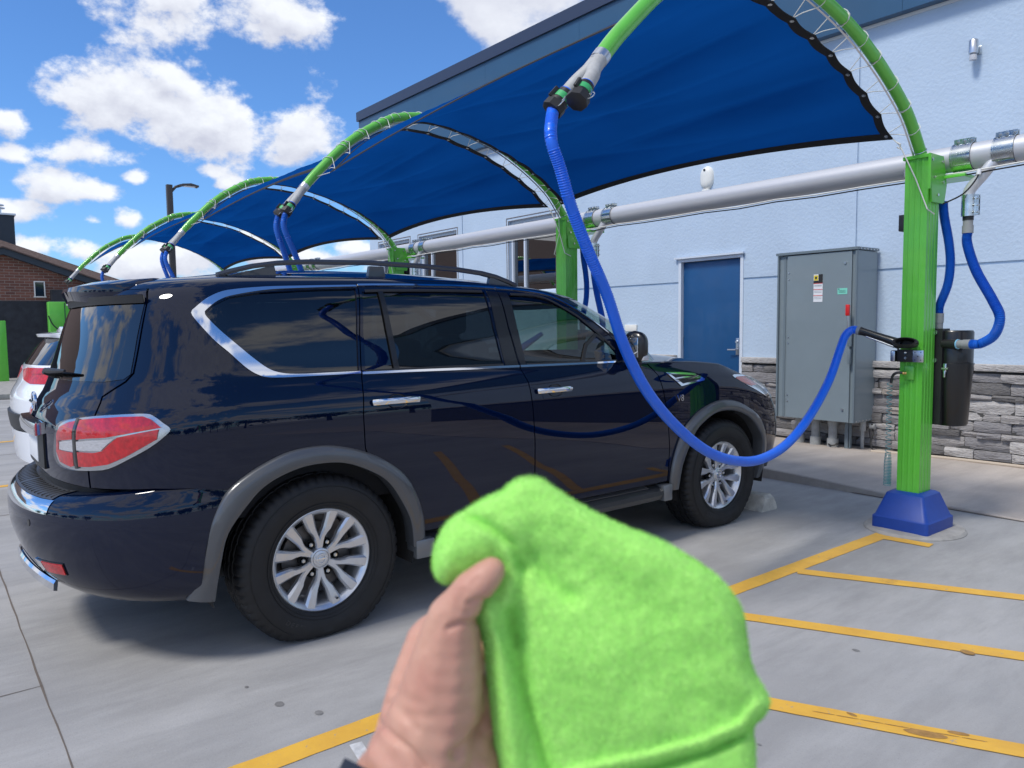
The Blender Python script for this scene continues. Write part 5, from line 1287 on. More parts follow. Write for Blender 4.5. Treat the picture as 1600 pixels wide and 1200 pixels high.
for sd in both:
    rows = []
    for i in range(81):
        rows.append([Vector(bump_xyz(.2+(bend(w)-.2)*i/80, w, sd))-Vector(CO_) for w in [11*j/44 for j in range(45)]])
    mb = MB(); mb.grid(rows)
    o = mb.build('rear_bumper', M['paint_navy'], car, sharp=180)
    # infill between bumper ledge and body
    mb = MB(); mb.grid([[Vector(bump_xyz(.2+.0095*i, 10.9, sd))-Vector(CO_) for i in range(78)], [Vector(body_xyz(.2+.0095*i, .772, sd))-body_n(.2+.0095*i, .772, sd, body_xyz)*.02-Vector(CO_) for i in range(78)]])
    mb.build('bumper_infill', M['black_plastic'], car, sharp=180)
    # lower rear corner of the bumper turns under
    mb = MB(); mb.grid([[Vector(bump_xyz(.2+.0105*i, 0, sd))-Vector(CO_) for i in range(68)], [Vector(bump_xyz(.2+.0105*i, 0, sd))-Vector(CO_)+Vector((-sd*.08, .06, -.015)) for i in range(68)]]); mb.build('bumper_return', M['black_plastic'], car, sharp=180)
    # step pad with ribs
    mb = MB(); mb.grid([[Vector(bump_xyz(.2+.0052*i, w, sd))-Vector(CO_)+Vector((0, 0, .004)) for i in range(58)] for w in (8.0, 8.6, 9.2, 9.8, 10.4, 10.9)]); sp = mb.build('step_pad', M['pad'], car, sharp=180)
    mb = MB()
    for k in range(11):
        a = .22+.026*k; p, q_ = Vector(bump_xyz(a, 8.4, sd)), Vector(bump_xyz(a, 10.7, sd)); mb.tube([p-Vector(CO_)+Vector((0, 0, .006)), q_-Vector(CO_)+Vector((0, 0, .006))], .0035, 6)
    mb.build('step_rib', M['black_plastic'], sp)
    # bright strip on the upper edge
    mb = MB(); mb.grid([[Vector(bump_xyz(.2+.0056*i, w, sd))+body_n(.2+.0056*i, w, sd, bump_xyz)*.003-Vector(CO_) for i in range(56)] for w in (5.9, 6.2, 6.6, 7.0, 7.5, 8.0)]); mb.build('bumper_strip', M['chrome'], car, sharp=180)
    # reflector and parking sensor
    panel('bumper_reflector', [(.400, 2.95), (.545, 3.15), (.543, 2.45), (.415, 2.25)], [], sd, .004, .006, M['black_gloss'], car, fn=bump_xyz, origin=CO_, step=.02)
    panel('reflector_red', [(.440, 2.95), (.542, 3.10), (.540, 2.5), (.452, 2.35)], [], sd, .007, .006, M['red_lens'], car, fn=bump_xyz, origin=CO_, step=.02)
    panel('reflector_chrome', [(.402, 2.98), (.436, 2.95), (.445, 2.5), (.422, 2.25)], [], sd, .007, .006, M['chrome'], car, fn=bump_xyz, origin=CO_, step=.02)
    panel('parking_sensor', [(.418+.008*math.cos(k*.6283), 4.9+.25*math.sin(k*.6283)) for k in range(10)], [], sd, .002, .004, M['black_gloss'], car, fn=bump_xyz, origin=CO_, step=.01)
# bright lower guard and number plate, badge bar
mb = MB(); pts = [Vector(bump_xyz(.2+.23*abs(k)/12, 2.2-1.3*(abs(k)/12)**2, 1 if k >= 0 else -1))+Vector((0, -.016, -.01))-Vector(CO_) for k in range(-12, 13)]
mb.sweep(pts, [(-.008, -.028), (.010, -.022), (.012, .012), (.004, .026), (-.008, .02)], (0, 0, 1)); mb.build('bumper_guard', M['chrome'], car, sharp=30)
mb = MB(); pts = [Vector(body_xyz(.2+.16*abs(k)/10, 1.005, 1 if k >= 0 else -1))+Vector((0, -.035, 0))-Vector(CO_) for k in range(-10, 11)]
mb.sweep(pts, [(-.035, -.022), (.008, -.030), (.012, .0), (.004, .026), (-.035, .03)], (0, 0, 1)); mb.build('badge_bar', M['chrome'], car, sharp=40)
mb = MB(); pts = [Vector(body_xyz(.2+.15*abs(k)/10, .93, 1 if k >= 0 else -1))+Vector((0, -.004, 0))-Vector(CO_) for k in range(-10, 11)]
mb.sweep(pts, [(-.01, -.11), (.004, -.11), (.004, .05), (-.01, .05)], (0, 0, 1)); mb.build('plate_recess', M['black_plastic'], car, sharp=40)
mb = MB(); mb.bbox(-.15, .15, .435-3-.010, .435-3-.004, .84, .965, .002); mb.build('number_plate', M['white_lbl'], car)
mb = MB(); mb.tube([Vector((.0+.05*math.cos(2*math.pi*k/20), .435-3+.005, 1.11+.04*math.sin(2*math.pi*k/20))) for k in range(20)], .008, 6, closed=True); mb.tube([(-.06, .432-3, 1.11), (.06, .432-3, 1.11)], .008, 6); mb.build('badge', M['chrome'], car)
# rear wiper, parked low
wp = Vector(body_xyz(.36, 1.24, 1)); mb = MB()
mb.tube([Vector(body_xyz(a, 1.245+.05*(a-.2), 1))+Vector((0, -.045, .015))-Vector(CO_) for a in (.22, .28, .34, .40, .44)], [.012, .014, .012, .009, .006], 8); mb.tube([Vector(body_xyz(.21, 1.235, 1))-Vector(CO_)+Vector((0, .0, 0)), Vector(body_xyz(.22, 1.245, 1))+Vector((0, -.05, .015))-Vector(CO_)], .016, 10); mb.build('rear_wiper', M['black_plastic'], car)
# lettering on the wing
def text(name, s, size, m, parent, mtx, ext=.002, space=1.0):
    cu = bpy.data.curves.new(name, 'FONT'); cu.body = s; cu.size = size; cu.extrude = ext; cu.align_x = 'CENTER'; cu.align_y = 'CENTER'; cu.space_character = space; cu.resolution_u = 4
    tmp = bpy.data.objects.new(name, cu); COL.objects.link(tmp); dg = bpy.context.evaluated_depsgraph_get(); me = bpy.data.meshes.new_from_object(tmp.evaluated_get(dg)); bpy.data.objects.remove(tmp)
    me.materials.clear(); me.materials.append(m); o = bpy.data.objects.new(name, me); COL.objects.link(o); o.parent = parent; o.matrix_local = mtx; return o
p = Vector(body_xyz(3.97, .955, 1)); mt = Matrix.Translation(p+Vector((.006, 0, 0))-Vector(CO_)) @ Matrix(((0, 0, 1), (1, 0, 0), (0, 1, 0))).to_4x4() @ Matrix.Shear('XY', 4, (0, 0)) 
text('engine_badge', 'V8', .062, M['chrome'], car, mt, .003)
# side steps
for sd in both:
    mb = MB(); rows = []
    ys = [1.94, 1.98, 2.1, 2.6, 3.2, 3.72, 3.84, 3.88]
    for y in ys:
        o_ = .0 if 2 < y < 3.8 else -.02; x1 = .995+o_+.015; r = [(.90, .395), (x1-.03, .372), (x1, .355), (x1+.004, .33), (x1-.01, .300), (x1-.05, .288), (.88, .29)]
        rows.append([Vector((sd*a, y-3.0, z)) for a, z in r])
    mb.grid(rows, closed=True)
    for b in (0, len(rows)-1): mb.f.append(tuple(b*7+k for k in range(7))); mb.m.append(0)
    mb.build('side_step', M['step_dark'], car, sharp=30)
    mb = MB()
    for k in range(5): mb.tube([(sd*(.915+.014*k), 2.15-3, .397-.004*k), (sd*(.915+.014*k), 3.68-3, .397-.004*k)], .003, 5)
    mb.build('tread_strip', M['satin_dark'], car)
    mb = MB(); mb.bbox(sd*.955-.05, sd*.955+.05, 1.925-3, 2.035-3, .275, .372, .01); mb.build('step_end', M['satin_grey'], car)
    mb = MB(); mb.bbox(sd*.955-.05, sd*.955+.05, 3.80-3, 3.885-3, .28, .388, .01); mb.build('step_end', M['satin_grey'], car)
# sills, belly, wheel wells
mb = MB(); mb.box(-.93, .93, .75-3, 5.35-3, .42, .78); 
mb2 = MB(); rows = []
belly = MB(); belly.box(-.60, .60, .62-3, 5.3-3, .30, .55); belly.box(-.93, .93, 2.02-3, 3.84-3, .33, .60); belly.box(-.72, .72, .60-3, .95-3, .34, .72); belly.box(-.70, .70, 4.98-3, 5.2-3, .36, 1.0)
belly.build('underbody', M['dark'], car, sharp=0)
for sd in both:
    for yc in (1.43, 4.45):
        mb = MB(); rows = []
        for k in range(25):
            a = math.pi*(-.08+1.16*k/24); r = .50; rows.append([Vector((sd*x, yc-3+r*math.cos(a), .37+r*math.sin(a)*.93)) for x in (.55, .7, .85, .975)])
        mb.grid(rows); mb.f.append(tuple(k*4 for k in range(25))); mb.m.append(0); mb.build('wheel_well', M['well'], car, sharp=60)
# exhaust and tow bar below the bumper
mb = MB(); mb.prism([(.62, .70-3, .31), (.50, .62-3, .275), (.58, .80-3, .25), (.76, .98-3, .27), (.80, 1.0-3, .33)], (-.22, 0, .05)); mb.build('mud_shield', M['black_plastic'], car, sharp=20)
mb = MB(); mb.cyl((.70, .86-3, .30), (.60, 1.25-3, .33), .035, 14); mb.build('exhaust', M['satin_grey'], car)
# inner sheet behind shut lines
mb = MB(); rows = []
for w in [.42+.04*i for i in range(20)]: pass
for sd in both:
    ln = MB()
    for gp, ww in ((g_b, .05), ([(2.717, .41), (2.717, .79), (2.708, .971), (2.69, 1.123), (2.66, 1.21), (2.622, 1.44), (2.607, 1.65)], .05), ([(3.869, .41), (3.870, .628), (3.85, .831), (3.812, 1.004), (3.775, 1.112), (3.70, 1.19)], .05), ([(.587, .79), (.592, .95), (.604, 1.093), (.602, 1.16), (.681, 1.228), (.707, 1.266), (.721, 1.60), (.70, 1.66)], .05)):
        gp2 = smooth2(gp, 3, False); rows = []
        for i, p in enumerate(gp2):
            r = []
            for k in (-.5, .5): a, w = p[0]+k*ww, p[1]; r.append(Vector(body_xyz(a, w, sd))-body_n(a, w, sd, body_xyz)*.0135-Vector(CO_))
            rows.append(r)
        ln.grid(rows)
    ln.build('shut_line_liner', M['dark'], car, sharp=180)
# roof rails
for sd in both:
    base = lambda a: Vector(P(a, 1.71, sd, True))+Vector((-sd*.04, 0, 0))
    mb = MB(); ys = [1.12, 1.18, 1.28, 1.40, 1.55, 1.9, 2.2, 2.45, 2.62, 2.72, 2.80, 2.87]; hs_ = [.002, .018, .040, .056, .064, .068, .066, .060, .052, .040, .022, .002]
    mb.sweep([base(y)+Vector((0, 0, h+.004))-Vector(CO_) for y, h in zip(ys, hs_)], [(-.020, -.010), (.020, -.010), (.022, .002), (.012, .014), (-.012, .014), (-.022, .002)], (0, 0, 1)); rl = mb.build('roof_rail', M['rail'], car, sharp=40)
    for y0, y1, h in ((1.12, 1.40, .05), (1.88, 1.99, .056), (2.66, 2.87, .04)):
        A0, A1 = base(y0), base(y1); mb = MB()
        mb.prism([A0-Vector(CO_)+Vector((-.013, 0, -.02)), A1-Vector(CO_)+Vector((-.013, 0, -.02)), A1-Vector(CO_)+Vector((-.013, -.015, h if y0 < 2.5 else .0)), A0-Vector(CO_)+Vector((-.013, .015, h if y0 > 1.5 else 0))], (.026, 0, 0))
        mb.build('rail_foot', M['rail'], rl, sharp=40)
# mirrors
for sd in both:
    mb = MB(); c = Vector((sd*1.02, 3.50-3, 1.30)); rows = []
    for j in range(25):
        v = -1+2*j/24; r = []
        for k in range(20):
            a = 2*math.pi*k/20; rx = .082*(1-abs(v)**3.2)**.5+.004; ry = .075*(1-abs(v)**3)**.5+.004; y_ = ry*math.sin(a); y_ = y_*(.5 if y_ < 0 else 1.0)
            r.append(c+Vector((sd*(rx*math.cos(a)+.0), y_, v*.10)))
        rows.append(r)
    mb.grid(rows, closed=True); mr = mb.build('door_mirror', M['black_gloss'], car, sharp=60)
    mb = MB(); mb.bbox(c.x-.062, c.x+.062, c.y-.0415, c.y-.036, c.z-.062, c.z+.058, .002); mb.build('mirror_glass', M['chrome'], mr)
    mb = MB(); mb.bbox(c.x+sd*.045-.03, c.x+sd*.045+.035, c.y-.008, c.y+.045, c.z-.085, c.z-.048, .01); mb.build('indicator', M['white_lens'], mr)
    mb = MB(); mb.tube([c+Vector((-sd*.03, .01, -.09)), c+Vector((-sd*.10, .0, -.11)), Vector((sd*.93, 3.62-3, 1.205))], [.03, .035, .045], 12); mb.build('mirror_arm', M['paint_navy'], mr)
# cabin: floor, dash, seats, wheel
mb = MB(); mb.box(-.84, .84, .95-3, 3.75-3, .62, .66); mb.box(-.86, -.82, .95-3, 3.75-3, .6, 1.19); mb.box(.82, .86, .95-3, 3.75-3, .6, 1.19); mb.box(-.82, .82, .78-3, .84-3, .7, 1.2)
mb.build('cabin_trim', M['interior'], car, sharp=0)
mb = MB(); mb.sweep([(-.84, 3.66-3, 1.06), (0, 3.68-3, 1.08), (.84, 3.66-3, 1.06)], [(-.22, -.2), (.25, -.2), (.30, .09), (.05, .13), (-.14, .10), (-.20, 0)], (0, 0, 1)); mb.build('dashboard', M['interior'], car, sharp=40)
mb = MB(); mb.tube([Vector((-.38+.185*math.cos(t_), 3.40-3+.06*math.sin(t_), 1.12+.175*math.sin(t_))) for t_ in [2*math.pi*k/28 for k in range(28)]], .016, 8, closed=True); mb.cyl((-.38, 3.38-3, 1.12), (-.38, 3.60-3, 1.05), .05, 12); mb.box(-.55, -.21, 3.39-3, 3.41-3, 1.10, 1.135); mb.build('steering_wheel', M['interior'], car)
for yy, zz, xs_ in ((2.72, .0, (-.38, .38)), (1.72, .0, (-.40, .40)), (1.0, .0, (-.36, .36))):
    for x in xs_:
        mb = MB(); mb.bbox(x-.25, x+.25, yy-3, yy+.48-3, .66, .86, .05); mb.bbox(x-.24, x+.24, yy-.16-3, yy-.02-3, .84, 1.36, .05, Matrix.Translation((0, -.0, 0))); mb.bbox(x-.12, x+.12, yy-.20-3, yy-.10-3, 1.39, 1.56, .04); mb.build('seat', M['leather'] if yy > 2 else M['interior'], car)
# wheels
def make_wheel():
    root = empty('wheel', (0, 0, 0)); R0, w = .402, .135
    # tyre: profile in (r, x) where +x is outward
    mb = MB(); prof = [(.238, .095), (.246, .118), (.262, .128), (.30, .137), (.335, .138), (.360, .132), (.380, .121), (.392, .108), (.3985, .094), (.4015, .075)]
    prof += [(.4015, .058), (.393, .056), (.393, .047), (.402, .045), (.402, .010), (.393, .008), (.393, -.004), (.402, -.006), (.402, -.045), (.393, -.047), (.393, -.056), (.4015, -.058), (.4, -.08), (.39, -.11), (.36, -.132), (.30, -.135), (.25, -.12), (.238, -.10)]
    seg = 216; rows = []
    for r, x in prof:
        row = []
        for k in range(seg):
            a = 2*math.pi*k/seg; rr = r
            if r > .375 and abs(x) > .070: rr = r-(.0075 if k % 4 == 0 else 0)
            elif r > .40 and k % 6 == (0 if x > 0.02 else 3): rr = r-.005
            y = rr*math.cos(a); z = rr*math.sin(a)
            if z < -.325: z = -.325-.040*(1-math.exp((z+.325)/.040)); x_ = x*1.035
            else: x_ = x*(1+.045*max(0, -z-.25)/.12) if z < -.25 else x
            row.append(Vector((x_, y, z)))
        rows.append(row)
    mb.grid(rows, closed=True); ty = mb.build('tyre', M['rubber'], root, sharp=28)
    # thin moulded rings and lettering on the sidewall
    mb = MB()
    for r, x in ((.272, .1325), (.352, .1365), (.258, .127)): mb.tube([Vector((x, r*math.cos(a), r*math.sin(a))) for a in [2*math.pi*k/96 for k in range(96)]], .0016, 5, closed=True)
    mb.build('sidewall_ring', M['rubber'], ty)
    # rim barrel and lip
    mb = MB(); Mx = Matrix.Rotation(R(90), 4, 'Y')
    mb.lathe([(.215, -.10), (.208, -.02), (.206, .045), (.214, .085), (.226, .098), (.237, .106), (.242, .104), (.243, .096), (.238, .088)], Mx, 96, False); rim = mb.build('rim', M['rim'], root)
    mb = MB(); mb.lathe([(.10, .0), (.165, .0), (.165, .015), (.10, .02)], Mx, 48); mb.lathe([(0, -.03), (.2, -.03), (.205, -.05), (0, -.05)], Mx, 48); mb.build('brake_disc', M['disc'], root)
    # six pairs of spokes
    sp = MB()
    def spoke(c0, s):
        """c0 pair angle, s = +1/-1 side of the pair"""
        # (radius, angle offset, half width, front x)
        st = [(.042, 28.0, .016, .074), (.075, 25.0, .0145, .078), (.102, 22.0, .0135, .080), (.124, 18.6, .0165, .084), (.145, 15.4, .0205, .089), (.185, 14.2, .0250, .095), (.215, 13.8, .0285, .100), (.232, 13.8, .030, .101)]
        rows = []
        for r, ao, hw, fx in st:
            ang = R(c0+s*ao); er = Vector((0, math.cos(ang), math.sin(ang))); et = Vector((0, -math.sin(ang), math.cos(ang)))
            c = er*r; cut = hw*.38
            rows.append([c+et*(-hw)+Vector((fx-.034, 0, 0)), c+et*(-hw)+Vector((fx-.010, 0, 0)), c+et*(-hw+cut)+Vector((fx, 0, 0)), c+et*(hw-cut)+Vector((fx, 0, 0)), c+et*hw+Vector((fx-.010, 0, 0)), c+et*hw+Vector((fx-.034, 0, 0))])
        sp.grid(rows, closed=True)
    for k in range(6):
        for s in (1, -1): spoke(60*k, s)
    sp.build('spokes', M['rim'], rim, sharp=22)
    hb = MB(); hb.lathe([(.050, .02), (.052, .070), (.048, .080), (.042, .082), (.040, .076), (0, .076)], Mx, 36); hb.build('hub', M['rim'], root, sharp=25)
    cp = MB(); cp.lathe([(0, .084), (.030, .084), (.037, .081), (.039, .074)], Mx, 32); cap = cp.build('hub_cap', M['rim'], root, sharp=30)
    em = MB(); em.tube([Vector((.086, .022*math.cos(a), .022*math.sin(a))) for a in [2*math.pi*k/32 for k in range(32)]], .0035, 6, closed=True); em.bbox(.083, .089, -.028, .028, -.0055, .0055, .001); em.build('hub_emblem', M['chrome'], cap)
    for k in range(6):
        a = R(60*k); lg = MB(); c = Vector((0, .080*math.cos(a), .080*math.sin(a)))
        lg.lathe([(.0165, .040), (.0165, .060), (.0185, .064), (.0195, .060), (.0195, .040)], Matrix.Translation(c) @ Mx, 16, False); lg.lathe([(.0165, .045), (0, .045)], Matrix.Translation(c) @ Mx, 16); lg.build('lug_seat', M['dark'], rim)
        lg = MB(); lg.lathe([(.011, .045), (.011, .068), (.008, .072), (0, .0725)], Matrix.Translation(c) @ Mx, 6); lg.build('lug_nut', M['zinc'], rim, sharp=20)
    mb = MB(); ds = math.radians(200); mb.cyl((.096, .214*math.cos(-1.25), .214*math.sin(-1.25)), (.112, .205*math.cos(-1.25), .205*math.sin(-1.25)), .005, 8); mb.build('valve', M['black_plastic'], rim)
    return root, ty
w0, tyre0 = make_wheel()
# raised tyre lettering along the lower sidewall
word = 'DEFENDER'
for i, ch in enumerate(word):
    ang = R(-90-24+ -3.6*(-3.5+i)*-1*-1); 
    ang = R(-112.5+4.3*(3.5-i)*-1); r = .312
    er = Vector((0, math.cos(ang), math.sin(ang))); et = Vector((0, -math.sin(ang), math.cos(ang)))
    m3 = Matrix((( 0, 0, 1), (et.y, er.y*-1*-1, 0), (et.z, er.z*-1*-1, 0)))
    # letters stand with their tops towards the rim centre on the lower half
    m3 = Matrix(((0, 0, 1), (et.y, -er.y, 0), (et.z, -er.z, 0)))
    text('tyre_letter', ch, .030, M['rubber_letter'], tyre0, Matrix.Translation(er*r+Vector((.1375, 0, 0))) @ m3.to_4x4(), .0012)
index_kids(w0)
def place_wheel(x, y, side, spin):
    o = w0 if not place_wheel.n else copy_tree(w0); place_wheel.n += 1
    o.parent = car; o.matrix_local = Matrix.Translation(Vector((x, y+.02, .361))-Vector(CO_)) @ (Matrix.Rotation(math.pi, 4, 'Z') if side < 0 else Matrix.Identity(4)) @ Matrix.Rotation(0, 4, 'X')
place_wheel.n = 0
place_wheel(CX+.848, 1.43, 1, 0); place_wheel(CX+.848, 4.45, 1, 0); place_wheel(CX-.848, 1.43, -1, 0); place_wheel(CX-.848, 4.45, -1, 0)
# ------------------------------------------------------------------ brick building, far left
bk = empty('brick_building', (-26, 0, 0)); tag(bk, 'low brown brick building with dark painted lower wall and brown shingle roof', 'building')
def mat_brick():
    m = bpy.data.materials.new('brown brick courses'); m.use_nodes = True; nt = m.node_tree; b = nt.nodes['Principled BSDF']; L = nt.links
    tc = nt.nodes.new('ShaderNodeTexCoord'); mp = nt.nodes.new('ShaderNodeMapping'); mp.inputs['Rotation'].default_value = (0, R(-90), R(0)); 
    sx = nt.nodes.new('ShaderNodeSeparateXYZ'); L.new(tc.outputs['Object'], sx.inputs[0]); cb = nt.nodes.new('ShaderNodeCombineXYZ'); L.new(sx.outputs[1], cb.inputs[0]); L.new(sx.outputs[2], cb.inputs[1])
    br = nt.nodes.new('ShaderNodeTexBrick'); L.new(cb.outputs[0], br.inputs['Vector'])
    br.inputs['Color1'].default_value = (.23, .095, .065, 1); br.inputs['Color2'].default_value = (.13, .055, .042, 1); br.inputs['Mortar'].default_value = (.30, .24, .20, 1)
    br.inputs['Scale'].default_value = 1.; br.inputs['Brick Width'].default_value = .24; br.inputs['Row Height'].default_value = .08; br.inputs['Mortar Size'].default_value = .008; br.inputs['Bias'].default_value = -.1
    L.new(br.outputs['Color'], b.inputs['Base Color']); b.inputs['Roughness'].default_value = .9
    bp = nt.nodes.new('ShaderNodeBump'); bp.invert = True; bp.inputs['Distance'].default_value = .01; L.new(br.outputs['Fac'], bp.inputs['Height']); L.new(bp.outputs[0], b.inputs['Normal']); return m
M['brick'] = mat_brick()
AY, AZ = 2.15, 3.62; SL = .367
def rz(y): return AZ-SL*abs(y-AY)
mb = MB(); poly = [(0, -2.4, 2.30), (0, 6.6, 2.30), (0, 6.6, max(2.31, rz(6.6))), (0, 5.6, max(2.31, rz(5.6))), (0, AY, AZ), (0, -1.4, rz(-1.4)), (0, -2.4, 2.31)]
mb.prism(poly, (-6, 0, 0)); mb.build('brick_wall', M['brick'], bk, sharp=0)
mb = MB(); mb.box(-6, .05, -2.5, 6.7, 0, 2.30); mb.box(.05, .35, 3.25, 6.6, 0, 2.62); mb.build('painted_wall', M['dark_block'], bk, sharp=0)
mb = MB(); mb.box(.0, .02, 1.2, 1.75, 2.40, 2.62); mb.build('wall_vent', M['dark_trim'], bk, sharp=0)
mb = MB()
for s in (1, -1): mb.prism([(.02, AY, AZ-.02), (.02, AY, AZ+.16), (.02, AY+s*4.6, AZ+.16-SL*4.6), (.02, AY+s*4.6, AZ-.02-SL*4.6)], (.22, 0, 0))
mb.build('rake_board', M['dark_trim'], bk, sharp=0)
mb = MB()
for s in (1, -1): mb.prism([(.30, AY, AZ+.165), (.30, AY, AZ+.20), (.30, AY+s*4.7, AZ+.20-SL*4.7), (.30, AY+s*4.7, AZ+.165-SL*4.7)], (-6, 0, 0))
mb.prism([(-2.3, 6.3, 2.85), (-5.0, 2.52, 4.50), (-8.0, -1.68, 6.33), (-8.0, -14, 6.33), (-2.0, -14, 2.7), (-2.0, 6.3, 2.7)], (-.05, 0, .02))
mb.prism([(-2.3, 6.3, 2.84), (-12, 6.9, 2.84), (-10, -1.68, 6.3), (-8.0, -1.68, 6.3), (-5.0, 2.52, 4.47)], (0, .0, .03))
mb.build('roof', M['brown_roof'], bk, sharp=0)
mb = MB(); mb.box(-5.9, -5.2, 1.4, 2.98, 3.9, 5.40); ch = mb.build('chimney', M['dark_trim'], bk, sharp=0)
mb = MB(); mb.box(-5.95, -5.15, 1.35, 3.03, 5.38, 5.44); mb.cyl((-5.5, 2.5, 5.44), (-5.5, 2.5, 5.62), .15, 14); mb.lathe([(.0, .0), (.26, .02), (.26, .05), (0, .08)], Matrix.Translation((-5.5, 2.5, 5.60)), 14); mb.lathe([(.0, .0), (.24, .02), (.24, .05), (0, .08)], Matrix.Translation((-5.5, 2.5, 5.70)), 14); mb.build('chimney_cap', M['satin'], ch)
mb = MB(); y0, y1, z0, z1 = 2.86, 3.14, 2.44, 2.88
mb.box(.0, .03, y0, y0+.03, z0, z1); mb.box(.0, .03, y1-.03, y1, z0, z1); mb.box(.0, .031, y0+.03, y1-.03, z1-.03, z1); mb.box(.0, .045, y0-.02, y1+.02, z0-.03, z0); w_ = mb.build('window', M['cream'], bk, sharp=0)
mb = MB(); mb.box(-.0, .012, y0+.03, y1-.03, z0, z1-.03); mb.build('pane', M['win_dark'], w_, sharp=0)
# green post and door-like green vacuum housing near it
t = empty('green_bollard', (-24.2, 1.84, 0)); tag(t, 'tall bright green square post at the left edge before the dark wall', 'post')
mb = MB(); mb.bbox(-.13, .13, -.13, .13, .0, 1.72, .02); mb.build('shaft', M['green'], t)
mb = MB(); mb.bbox(-.16, .16, -.16, .16, .0, .06, .01); mb.build('foot', M['concrete_light'], t)
t = empty('green_housing', (-18.5, 2.50, 0)); tag(t, 'bright green panel box standing behind the white car roof', 'housing')
mb = MB(); mb.bbox(-.15, .15, -.24, .32, 1.1, 2.04, .015); mb.bbox(-.10, .10, -.1, .2, .0, 1.1, .01); mb.build('body', M['green'], t)
mb = MB(); mb.box(.151, .16, .04, .055, 1.12, 2.02); mb.build('seam', M['dark_trim'], t, sharp=0)
mb = MB(); mb.tube(catmull([(.20, -.26, 1.75), (.22, -.18, 1.55), (.22, .0, 1.40), (.20, .22, 1.30)], 6), .012, 6); mb.build('lead', M['black_plastic'], t)
# kerb and footpath on the far side of the drive
mb = MB(); mb.bbox(-25.6, -19.2, -30, 14, 0, .12, .02); tag(mb.build('kerb', M['concrete_light']), kind='structure')
# lamp post
t = empty('street_lamp', (-30, 7.72, 0)); tag(t, 'tall bronze lamp post with one flat angled head behind the shade canopies', 'street lamp')
mb = MB(); mb.bbox(-.09, .09, -.10, .10, 0, 6.72, .01); mb.build('pole', M['lamp_post'], t)
mb = MB(); mb.lathe([(.30, 0), (.30, .55), (.28, .6), (0, .6)], None, 20); mb.build('plinth', M['concrete_light'], t)
mb = MB(); mb.tube([(0, 0.05, 6.45), (0, .22, 6.66), (0, .42, 6.74)], [.045, .05, .055], 10); mb.sweep([(0, .30, 6.70), (0, .45, 6.76), (0, .75, 6.80), (0, 1.02, 6.74)], [(-.16, -.035), (.16, -.035), (.14, .03), (-.14, .03)], (0, 0, 1)); hd = mb.build('lamp_head', M['lamp_post'], t, sharp=30)
mb = MB(); mb.box(-.11, .11, .50, .92, 6.715, 6.735); mb.build('lamp_glass', M['white_lens'], hd, sharp=0)
# ------------------------------------------------------------------ the white car in the next bay
WX, WYO = -7.85, .645
def w_xyz(a, w, s=1):
    x, y, z = P(a, w, s, w > 1.19)
    zz = z*.862; yy = (y-.435)*.90+WYO+(0 if w < 1.36 else .0)
    lean = .27*max(0, (w-1.34))+.05*max(0, .8-w)
    k = max(0, min(1, (1.3-a)/.9)); yy += lean*k
    return (WX+(x-CX)*.93, yy, zz)
_old_n = body_n
def body_n(a, w, side, fn):
    n = _old_n(a, w, side, fn)
    if fn is w_xyz:
        p = Vector(fn(a, w, side)); ref = Vector((p.x-WX, (p.y-3.2)*.3, .3))
        if n.dot(ref) < 0: n = -n
    return n
wc = empty('white_suv', (WX, 3.0, 0)); tag(wc, 'white car with a black lower bumper parked in the bay beyond the navy car', 'car'); WO = (WX, 3.0, 0)
def wp(name, poly, holes=(), off=0., m=None, parent=None, step=.05, sides=(1, -1), thick=.012):
    r = None
    for s in sides:
        o = panel(name, poly, holes, s, off, thick, m, parent or wc, fn=w_xyz, step=step, origin=WO); r = r or o
    return r
wlamp = [(.24, 1.30), (.35, 1.325), (.78, 1.335), (.84, 1.31), (.78, 1.225), (.68, 1.17), (.48, 1.165), (.34, 1.20)]
wp('body_shell', [(.2, .86), (1.0, .86), (4.0, .70), (4.0, 1.19), (3.4, 1.36), (1.0, 1.36), (.2, 1.355)], [wlamp], 0, M['white_paint'])
wp('roof_side', [(.2, 1.665), (.72, 1.665), (.80, 1.60), (.83, 1.36), (1.0, 1.36), (1.06, 1.36), (1.18, 1.63), (2.9, 1.63), (3.2, 1.38), (3.35, 1.36), (3.30, 1.5), (2.95, 1.70), (.2, 1.70)], [], 0, M['white_paint'])
wp('side_window', [(1.06, 1.36), (1.18, 1.63), (2.9, 1.63), (3.2, 1.38), (3.2, 1.36)], [], -.006, M['glass_dark'])
wp('rear_window', [(.2, 1.36), (.82, 1.365), (.80, 1.60), (.72, 1.66), (.2, 1.66)], [], -.004, M['rear_glass'])
wp('rear_bumper', [(.2, .42), (1.0, .38), (1.0, .72), (.2, .70)], [], .02, M['white_paint'], thick=.05)
wp('bumper_trim', [(.2, .72), (1.0, .72), (1.0, .875), (.2, .875)], [], .022, M['black_plastic'], thick=.06)
t_ = wp('tail_lamp', wlamp, [], .006, M['red_lens'], step=.03)
wp('lamp_lens', [(.44, 1.30), (.70, 1.31), (.66, 1.27), (.47, 1.265)], [], .012, M['red_lens'], t_, .03)
wp('lower_body', [(1.0, .30), (4.0, .30), (4.0, .70), (1.0, .86)], [], 0, M['white_paint'])
for sd in both:
    rows = [[Vector(w_xyz(.2+.03*i, w, sd))-Vector(WO) for i in range(98)] for w in (1.70, 1.715)]
    e = rows[-1]
    for k in (.9, .7, .4, 0): rows.append([Vector((p.x*k, p.y, p.z+.04*(1-k*k))) for p in e])
    mb = MB(); mb.grid(rows); mb.build('roof', M['white_paint'], wc, sharp=180)
rows = []
